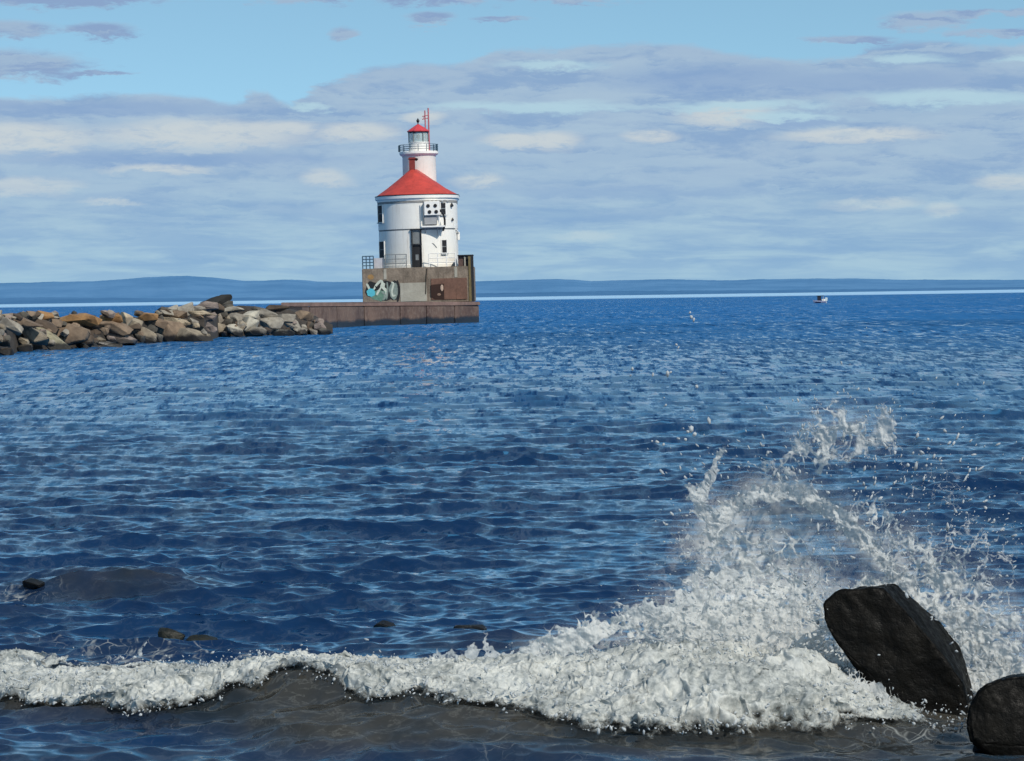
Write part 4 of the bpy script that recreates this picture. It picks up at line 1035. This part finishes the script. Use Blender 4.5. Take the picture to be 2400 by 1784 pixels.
gx = np.linspace(-4.4, 4.0, NX); tt = np.linspace(-0.16, 1.25, NY)**1.0
GX, TT = np.meshgrid(gx, tt)
yf = np.interp(gx, fx_, fy_) + 0.07*fbm(gx*3.0, gx*0, 4, 71); yb = np.maximum(np.interp(gx, bx_, by_) + 0.75*fbm(gx*1.1, gx*0+3.3, 4, 73)*np.interp(gx, [0.4, 1.4], [1, 0]), yf+0.9)
GY = yf + TT*(yb-yf)
wxx, wyy, wzz = lake(GX, GY, 0.02)
edge = sstep(-0.02, 0.06, TT + 0.05*fbm(GX*5, GY*5, 3, 41))*sstep(1.18, 0.62, TT + 0.30*fbm(GX*1.6, GY*1.6, 4, 42))
edge = edge*sstep(2.86, 2.62, GX + 0.12*fbm(GX*4, GY*4, 3, 43))
f1a, f2a = worley(GX*6.5 + 0.5*fbm(GX*4, GY*4, 3, 1), GY*5.0, 51)
f1b, f2b = worley(GX*19 + 0.6*fbm(GX*9, GY*9, 2, 2), GY*15, 52)
big = fbm(GX*1.3, GY*1.5, 4, 44); mid = fbm(GX*5, GY*5, 4, 45, ridged=True); fine = fbm(GX*26, GY*22, 3, 46)
pile = 0.10*np.interp(GX, [-4.4, -3.4, -2.4, -1.4, -0.6, 0.5, 1.2, 2.0, 2.45, 2.75, 4], [0.6, 0.7, 0.6, .3, .5, 1.2, 2.1, 2.2, 0.35, .02, .02])
spine = np.exp(-((TT-0.28)/0.30)**2)
thick = edge*(0.02 + pile*spine*(0.85 + 1.1*big) + 0.030*np.clip(mid+0.15, -0.3, 1) + 0.016*(0.55-f1a) + 0.016*(0.5-f1b) + 0.014*fine + 0.018*np.clip(fbm(GX*12, GY*9, 2, 47, ridged=True), 0, 1)**2)
# lace at the back and ragged front: open the sheet along cells
lace = (f2a-f1a)
hole = fbm(GX*3.1, GY*2.6, 5, 48) + 0.35*fbm(GX*14, GY*11, 3, 49)
cov = edge*(1.05 - 0.55*np.clip(hole+0.15, 0, 1)) - 0.95*sstep(0.32, 0.85, TT)*np.clip(lace*1.2 + 0.75*hole, 0, 1)*np.interp(GX, [-5, 0.6, 1.2, 5], [1, 1, .5, .5])
cov = np.clip(cov, 0, 1.2)
keep = (cov > 0.03) & (edge > 0.03)
keep0 = (edge > 0.10 + 0.16*hole) & ~((TT > 0.58) & (lace > 0.30 + 0.5*(1.15-TT)) & (hole > -0.15)) & ~((hole > 0.50) & (edge < 0.97)) & ~((hole > 0.66) & (GX < 0.9))
drift = 0.05*edge
FZ = wzz + 0.012 + np.maximum(thick, -0.01)
FV = np.stack([wxx + drift*fbm(GX*8, GY*8, 2, 61), wyy - 0.6*edge*np.clip(thick, 0, .2)*sstep(0.35, 0.0, TT) + drift*fbm(GX*8, GY*8, 2, 62), FZ], -1).reshape(-1, 3)
kq = keep[:-1, :-1] & keep[1:, :-1] & keep[:-1, 1:] & keep[1:, 1:]
ff = grid_faces(NY, NX, kq)
FV2, ff2, fc2 = compact(FV, ff, cov.ravel())
fme = np_mesh('foam', FV2, ff2); add_attr(fme, 'cov', fc2)
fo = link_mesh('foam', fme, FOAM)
tag(fo, 'white churning foam along the crest of the wave breaking at the beach', 'foam', kind='stuff')

# ------------------------------------------------------------------ the splash thrown up by the leaning boulder
def seg_d(X, Y, pts):
    d = np.full(X.shape, 1e9)
    for (x1, y1), (x2, y2) in zip(pts[:-1], pts[1:]):
        vx, vy = x2-x1, y2-y1; t = np.clip(((X-x1)*vx + (Y-y1)*vy)/(vx*vx+vy*vy), 0, 1)
        d = np.minimum(d, np.hypot(X-x1-t*vx, Y-y1-t*vy))
    return d
def density(X, Y, parts):
    D = np.zeros(X.shape)
    for p in parts:
        if p[0] == 'e':
            _, cx, cy, rx, ry, s_ = p; q = s_*np.exp(-(((X-cx)/rx)**2 + ((Y-cy)/ry)**2)**1.3)
        else:
            _, pts, r_, s_ = p; q = s_*np.exp(-(seg_d(X, Y, pts)/r_)**2)
        D = 1 - (1-D)*(1-np.clip(q, 0, 1))
    return D
ARC = [(1672,1255),(1705,1195),(1770,1158),(1850,1152),(1930,1185),(2000,1240),(2070,1310),(2125,1380)]
PARTS = [('l', ARC, 21, 0.95), ('e',1715,1330,120,150,0.52), ('e',1880,1320,140,120,0.47), ('e',1690,1490,210,80,0.76), ('e',1870,1590,230,90,0.95), ('e',1860,1450,130,90,0.62),
         ('e',1960,985,72,62,0.58), ('e',2035,1035,92,50,0.53), ('e',1895,1045,60,48,0.52), ('e',2075,985,32,50,0.5), ('l', [(1935,1010),(1930,1080),(1915,1150)], 14, 0.45), ('l', [(1860,1060),(1830,1120)], 18, 0.28), ('e',1830,1110,60,36,0.36), ('e',1930,1075,90,40,0.25),
         ('l', [(1688,1060),(1668,1120),(1650,1170)], 13, 0.85), ('l', [(1620,1140),(1640,1200),(1690,1240)], 15, 0.80), ('l', [(1660,1120),(1640,1160)], 9, 0.8),
         ('l', [(2035,1190),(2140,1290),(2230,1400),(2285,1490)], 46, 0.54), ('e',2270,1310,160,150,0.47), ('e',2180,1130,120,70,0.30), ('e',1760,1080,60,50,0.35), ('e',2340,1500,100,110,0.62), ('e',2370,1590,110,60,0.85),
         ('l', [(2110,1390),(2180,1420),(2240,1490),(2290,1600)], 26, 0.66), ('l', [(1245,1540),(1350,1480),(1500,1445),(1620,1425)], 40, 0.72), ('e',1450,1570,250,70,0.85), ('e',1640,1400,60,60,0.45),
         ('l', [(1995,1400),(2040,1366),(2110,1378)], 18, 0.85), ('e',1600,1270,40,90,0.28)]
CX, CY = 2010.0, 1470.0
def web_sheet(x0, x1, y0, y1, parts, depth, seed, scale=1.0, gain=1.0, polar=True, step=1.25):
    xs_ = np.arange(x0, x1, step); ys_ = np.arange(y0, y1, step); X, Y = np.meshgrid(xs_, ys_)
    Dm = density(X + 22*fbm(X*0.018, Y*0.018, 4, seed+1), Y + 22*fbm(X*0.018, Y*0.018, 4, seed+2), parts)*gain
    # cells stretched along the flight of the water
    rx, ry = X-CX, Y-CY; r = np.hypot(rx, ry)+30; th_ = np.arctan2(ry, rx)
    wpx = 13*fbm(X*0.028, Y*0.028, 3, seed+3); wpy = 13*fbm(X*0.028, Y*0.028, 3, seed+4)
    u = np.log(r)*6.5*scale + wpx*0.045; v_ = th_*9.5*scale + wpy*0.045
    a1, a2 = worley(u.astype(F32), v_.astype(F32), seed); b1_, b2_ = worley(((X+wpx*1.5)/(40/scale)).astype(F32), ((Y+wpy*1.5)/(52/scale)).astype(F32), seed+7)
    c1_, c2_ = worley(((X+wpx)/19).astype(F32), ((Y+wpy)/25).astype(F32), seed+9)
    web = (a2-a1) if polar else (b2_-b1_)
    web = np.minimum(web, np.where(polar, b2_-b1_, a2-a1) + 0.9*np.clip(0.75-Dm, 0, 1))
    web = np.minimum(web, (c2_-c1_)*0.9 + 1.1*np.clip(0.80-Dm, 0, 1))
    brk = fbm(X*0.013, Y*0.011, 3, seed+11)*0.5+0.40
    th2 = 0.05 + 0.80*np.clip(Dm, 0, 1)**2.0
    lim = np.clip(Dm*1.15, 0, 1)*0.9 + 0.12
    keep = (Dm > 0.05) & (((web < th2) & (brk < lim)) | (Dm > 0.90 + 0.16*fbm(X*0.05, Y*0.05, 3, seed+13)))
    Yd = depth(X, Y) + 0.10*fbm(X*0.012, Y*0.012, 4, seed+15) + 0.016*fbm(X*0.05, Y*0.04, 3, seed+16) + 0.02*np.minimum(web, 0.5)
    dx_ = FWD.x + RIGHT.x*((X-1200)/FPX) + UP.x*((892-Y)/FPX); dy_ = FWD.y + RIGHT.y*((X-1200)/FPX) + UP.y*((892-Y)/FPX); dz_ = FWD.z + RIGHT.z*((X-1200)/FPX) + UP.z*((892-Y)/FPX)
    k = Yd/dy_
    Vv = np.stack([dx_*k, Yd, HCAM + dz_*k], -1).reshape(-1, 3)
    kq = keep[:-1, :-1] & keep[1:, :-1] & keep[:-1, 1:] & keep[1:, 1:]
    f = grid_faces(len(ys_), len(xs_), kq)
    if len(f) == 0: return None
    cv = np.clip((th2-web)/0.16, 0, 1)*(0.30 + 0.70*np.clip(Dm*1.25, 0, 1)) + 0.25*np.clip(th2-0.35, 0, 1)
    return compact(Vv, f, np.clip(cv, 0.05, 1).ravel())
def depth_main(off, curve):
    def f(X, Y):
        # a dome bulging away from the beach, closing in again at its foot
        return YB + off + curve*np.exp(-((X-1800)/260)**2 - ((Y-1330)/220)**2)
    return f
sheets = []
for args in ((1180, 2520, 900, 1660, PARTS, depth_main(0.62, 0.35), 301, 0.9, 0.86), (1180, 2520, 900, 1660, PARTS, depth_main(0.85, 0.75), 402, 0.95, 0.74, False),
             (1450, 2520, 1000, 1640, PARTS, depth_main(0.60, -0.05), 503, 0.8, 0.55, False)):
    s_ = web_sheet(*args)
    if s_ is not None: sheets.append(s_)
# torn fringe standing along the crest of the whole breaker
FR = [('l', [(BACK[i][0], BACK[i][1]+30) for i in range(1, 12)], 20, 0.72), ('l', [(-150,1540),(0,1548),(60,1560),(140,1590)], 22, 0.8), ('l', [(330,1552),(345,1505)], 6, 0.5), ('l', [(1000,1560),(1090,1520),(1200,1490)], 30, 0.5)]
s_ = web_sheet(-160, 1400, 1470, 1640, FR, lambda X, Y: np.interp(X, [a for a, b in BACK], [W(a, b, 0.1).y for a, b in BACK]) - 0.75, 601, 1.4, 0.95)
if s_ is not None: sheets.append(s_)
# front skirt of the splash washing round the foot of the boulder
FS = [('e',1830,1640,260,62,0.95), ('e',2060,1690,70,24,0.8), ('l', [(2075,1640),(2050,1600)], 8, 0.6), ('e',1560,1660,200,70,0.8), ('e',2000,1610,70,50,0.5), ('l', [(2125,1690),(2140,1655)], 8, 0.6)]
s_ = web_sheet(1300, 2420, 1520, 1740, FS, lambda X, Y: YB - 0.28 + (1700-Y)*0.0022, 702, 1.3, 0.95)
if s_ is not None: sheets.append(s_)
vo = 0; VV, FF, CC = [], [], []
for v_, f, c_ in sheets: VV.append(v_); FF.append(f+vo); CC.append(c_); vo += len(v_)
sme = np_mesh('splash', np.concatenate(VV), np.concatenate(FF)); add_attr(sme, 'film', np.concatenate(CC))
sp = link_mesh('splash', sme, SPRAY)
tag(sp, 'tall arching splash of torn white water around the leaning black boulder', 'splash', kind='stuff')

# thin mist of spray inside the splash
def mist_mat():
    m, nt, b = new_mat('spray_mist')
    a = nt.attr('mist'); pos = nt.node('ShaderNodeNewGeometry').outputs['Position']
    n = nt.ramp(nt.noise(pos, 9.0, 6, 0.7), 0.3, 0.68, 0.35, 1.0)
    b.inputs['Base Color'].default_value = (0.72, 0.74, 0.73, 1); b.inputs['Roughness'].default_value = 0.9; b.inputs['Specular IOR Level'].default_value = 0.0
    nt.put(b.inputs['Alpha'], nt.math('MULTIPLY', a, n)); return m
MP = [('e',1860,1420,150,110,0.75), ('e',1720,1370,140,150,0.66), ('e',1810,1250,140,90,0.62), ('e',2090,1290,90,80,0.3), ('e',1700,1500,230,80,0.7), ('l', ARC, 38, 0.88), ('e',2330,1510,110,110,0.45), ('e',1970,1010,110,60,0.25), ('e',1880,1560,190,80,0.8), ('e',1380,1520,160,40,0.3), ('e',2230,1400,110,110,0.15)]
st = 5.0; mx_, my_ = np.meshgrid(np.arange(1200, 2520, st), np.arange(900, 1660, st)); alpha = density(mx_, my_, MP)
dyo = YB + 0.95 + 0.5*np.exp(-((mx_-1800)/260)**2 - ((my_-1330)/220)**2) + 0.05*fbm(mx_*0.01, my_*0.01, 3, 77)
pts = np.array([P(a, b_, c)[:] for a, b_, c in zip(mx_.ravel(), my_.ravel(), dyo.ravel())])
mm = alpha.ravel() > 0.012; kk = mm.reshape(mx_.shape)
fm = grid_faces(mx_.shape[0], mx_.shape[1], kk[:-1, :-1] & kk[1:, :-1] & kk[:-1, 1:] & kk[1:, 1:])
pv, pf, pa = compact(pts, fm, alpha.ravel())
mme = np_mesh('mist', pv, pf); add_attr(mme, 'mist', np.clip(pa, 0, 0.9))
tag(link_mesh('mist', mme, mist_mat()), 'pale mist of fine spray hanging inside the splash', 'mist', kind='stuff')

# ------------------------------------------------------------------ drops
def drops(centres, radii, stretch, seed):
    bm = bmesh.new(); bmesh.ops.create_icosphere(bm, subdivisions=1, radius=1.0)
    base = np.array([v.co[:] for v in bm.verts]); fc_ = np.array([[v.index for v in f.verts] for f in bm.faces]); bm.free()
    r_ = np.random.default_rng(seed); n = len(centres)
    # random frame with the long axis along a flight direction
    dirs = stretch[:, :3]/np.linalg.norm(stretch[:, :3], axis=1, keepdims=True); k = stretch[:, 3]
    B = base[None]*radii[:, None, None]*r_.uniform(0.75, 1.25, (n, len(base), 1))
    along = (B*dirs[:, None, :]).sum(-1, keepdims=True)
    B = B + dirs[:, None, :]*along*(k[:, None, None]-1)
    Vv = (centres[:, None, :] + B).reshape(-1, 3)
    Fc = (fc_[None] + (np.arange(n)*len(base))[:, None, None]).reshape(-1, 3)
    return Vv, Fc
rd = np.random.default_rng(99)
N0 = 60000
sx = rd.uniform(1400, 2460, N0); sy = rd.uniform(760, 1640, N0)
DP = PARTS + [('e',1990,1110,260,190,0.16), ('e',2230,1230,220,230,0.20), ('e',1640,1130,100,120,0.12), ('e',1560,1330,90,160,0.12), ('e',1620,1010,60,90,0.05), ('e',1960,960,130,80,0.16)]
dd = density(sx, sy, DP); dd = np.where(dd > 0.45, 0.45, dd)
pick = rd.uniform(0, 1, N0) < dd*0.20*(0.35 + 1.3*np.clip(fbm(sx*0.02, sy*0.02, 4, 88)+0.3, 0, 1))
sx, sy = sx[pick], sy[pick]; n = len(sx)
yd = YB + 0.75 + rd.normal(0, 0.30, n)
cen = np.array([P(a, b_, c)[:] for a, b_, c in zip(sx, sy, yd)])
rad = np.exp(rd.normal(math.log(0.0040), 0.50, n)); rad = np.clip(rad, 0.002, 0.014)
fl = np.stack([(sx-CX)/300 + rd.normal(0, .5, n), rd.normal(0, .4, n), -(sy-CY)/300 + rd.normal(0, .6, n), rd.uniform(1.0, 3.4, n)], 1)
extra = [(1482,865,1.6),(1530,878,1.3),(1565,876,2.0),(1572,872,1.2),(1633,906,1.7),(1620,743,1.6),(1617,733,1.0),(1626,750,1.2),(1620,1005,2.2),(1612,1012,1.8),(1628,1018,2.0),(1606,1030,1.5),(1590,1028,1.2),(1540,1036,1.3),(1555,1042,1.2),(1528,1034,1.0),
         (1585,808,1.3),(1590,815,1.0),(1478,880,0.9),(1560,950,1.1),(1700,1058,1.2),(1800,1060,1.6),(2215,1010,1.5),(2175,1030,1.4),(2150,1020,1.6),(2160,1060,1.8),(2140,1062,1.3),(2310,1190,1.4),(2330,1220,1.3)]
ec = np.array([P(a, b_, YB+0.4)[:] for a, b_, s_ in extra]); er = np.array([0.0075*s_ for a, b_, s_ in extra])
es = np.stack([rd.normal(0, 1, len(extra)), rd.normal(0, .4, len(extra)), rd.normal(0.5, 1, len(extra)), rd.uniform(1.0, 1.9, len(extra))], 1)
# crumbs of froth flicked off the breaker
M0 = 6000
qx = rd.uniform(-4.2, 3.4, M0); qt = np.clip(np.abs(rd.normal(0.2, 0.34, M0))-0.03, -0.03, 1.05)
qyf = np.interp(qx, gx, yf); qyb = np.interp(qx, gx, yb); qy = qyf + qt*(qyb-qyf)
a1, b1_, c1_ = lake(qx, qy, np.full(M0, 0.02))
pl_ = np.interp(qx, [-4.4, -3.4, -2.4, -1.4, -0.6, 0.5, 1.2, 2.0, 2.45, 2.75, 4], [.06, .07, .06, .03, .05, .12, .21, .23, .07, .01, .0])
qz = c1_ + pl_*np.exp(-((qt-0.28)/0.3)**2) + np.abs(rd.normal(0, 0.035, M0))*np.where(qt < 0, 0.3, 1.0) + rd.exponential(0.02, M0)
q2 = np.clip(np.exp(rd.normal(math.log(0.0045), 0.45, M0)), 0.002, 0.012)
cs = np.stack([rd.normal(0, 1, M0), rd.normal(0, .6, M0), np.abs(rd.normal(0.4, 1, M0)), rd.uniform(1.0, 2.8, M0)], 1)
Vd, Fd = drops(np.concatenate([cen, ec, np.stack([a1, b1_, qz], 1)]), np.concatenate([rad, er, q2]), np.concatenate([fl, es, cs]), 5)
dr = link_mesh('spray_drops', np_mesh('spray_drops', Vd, Fd), DROP)
tag(dr, 'scattered white drops of water flying off the splash and the breaking wave', 'spray', kind='stuff')
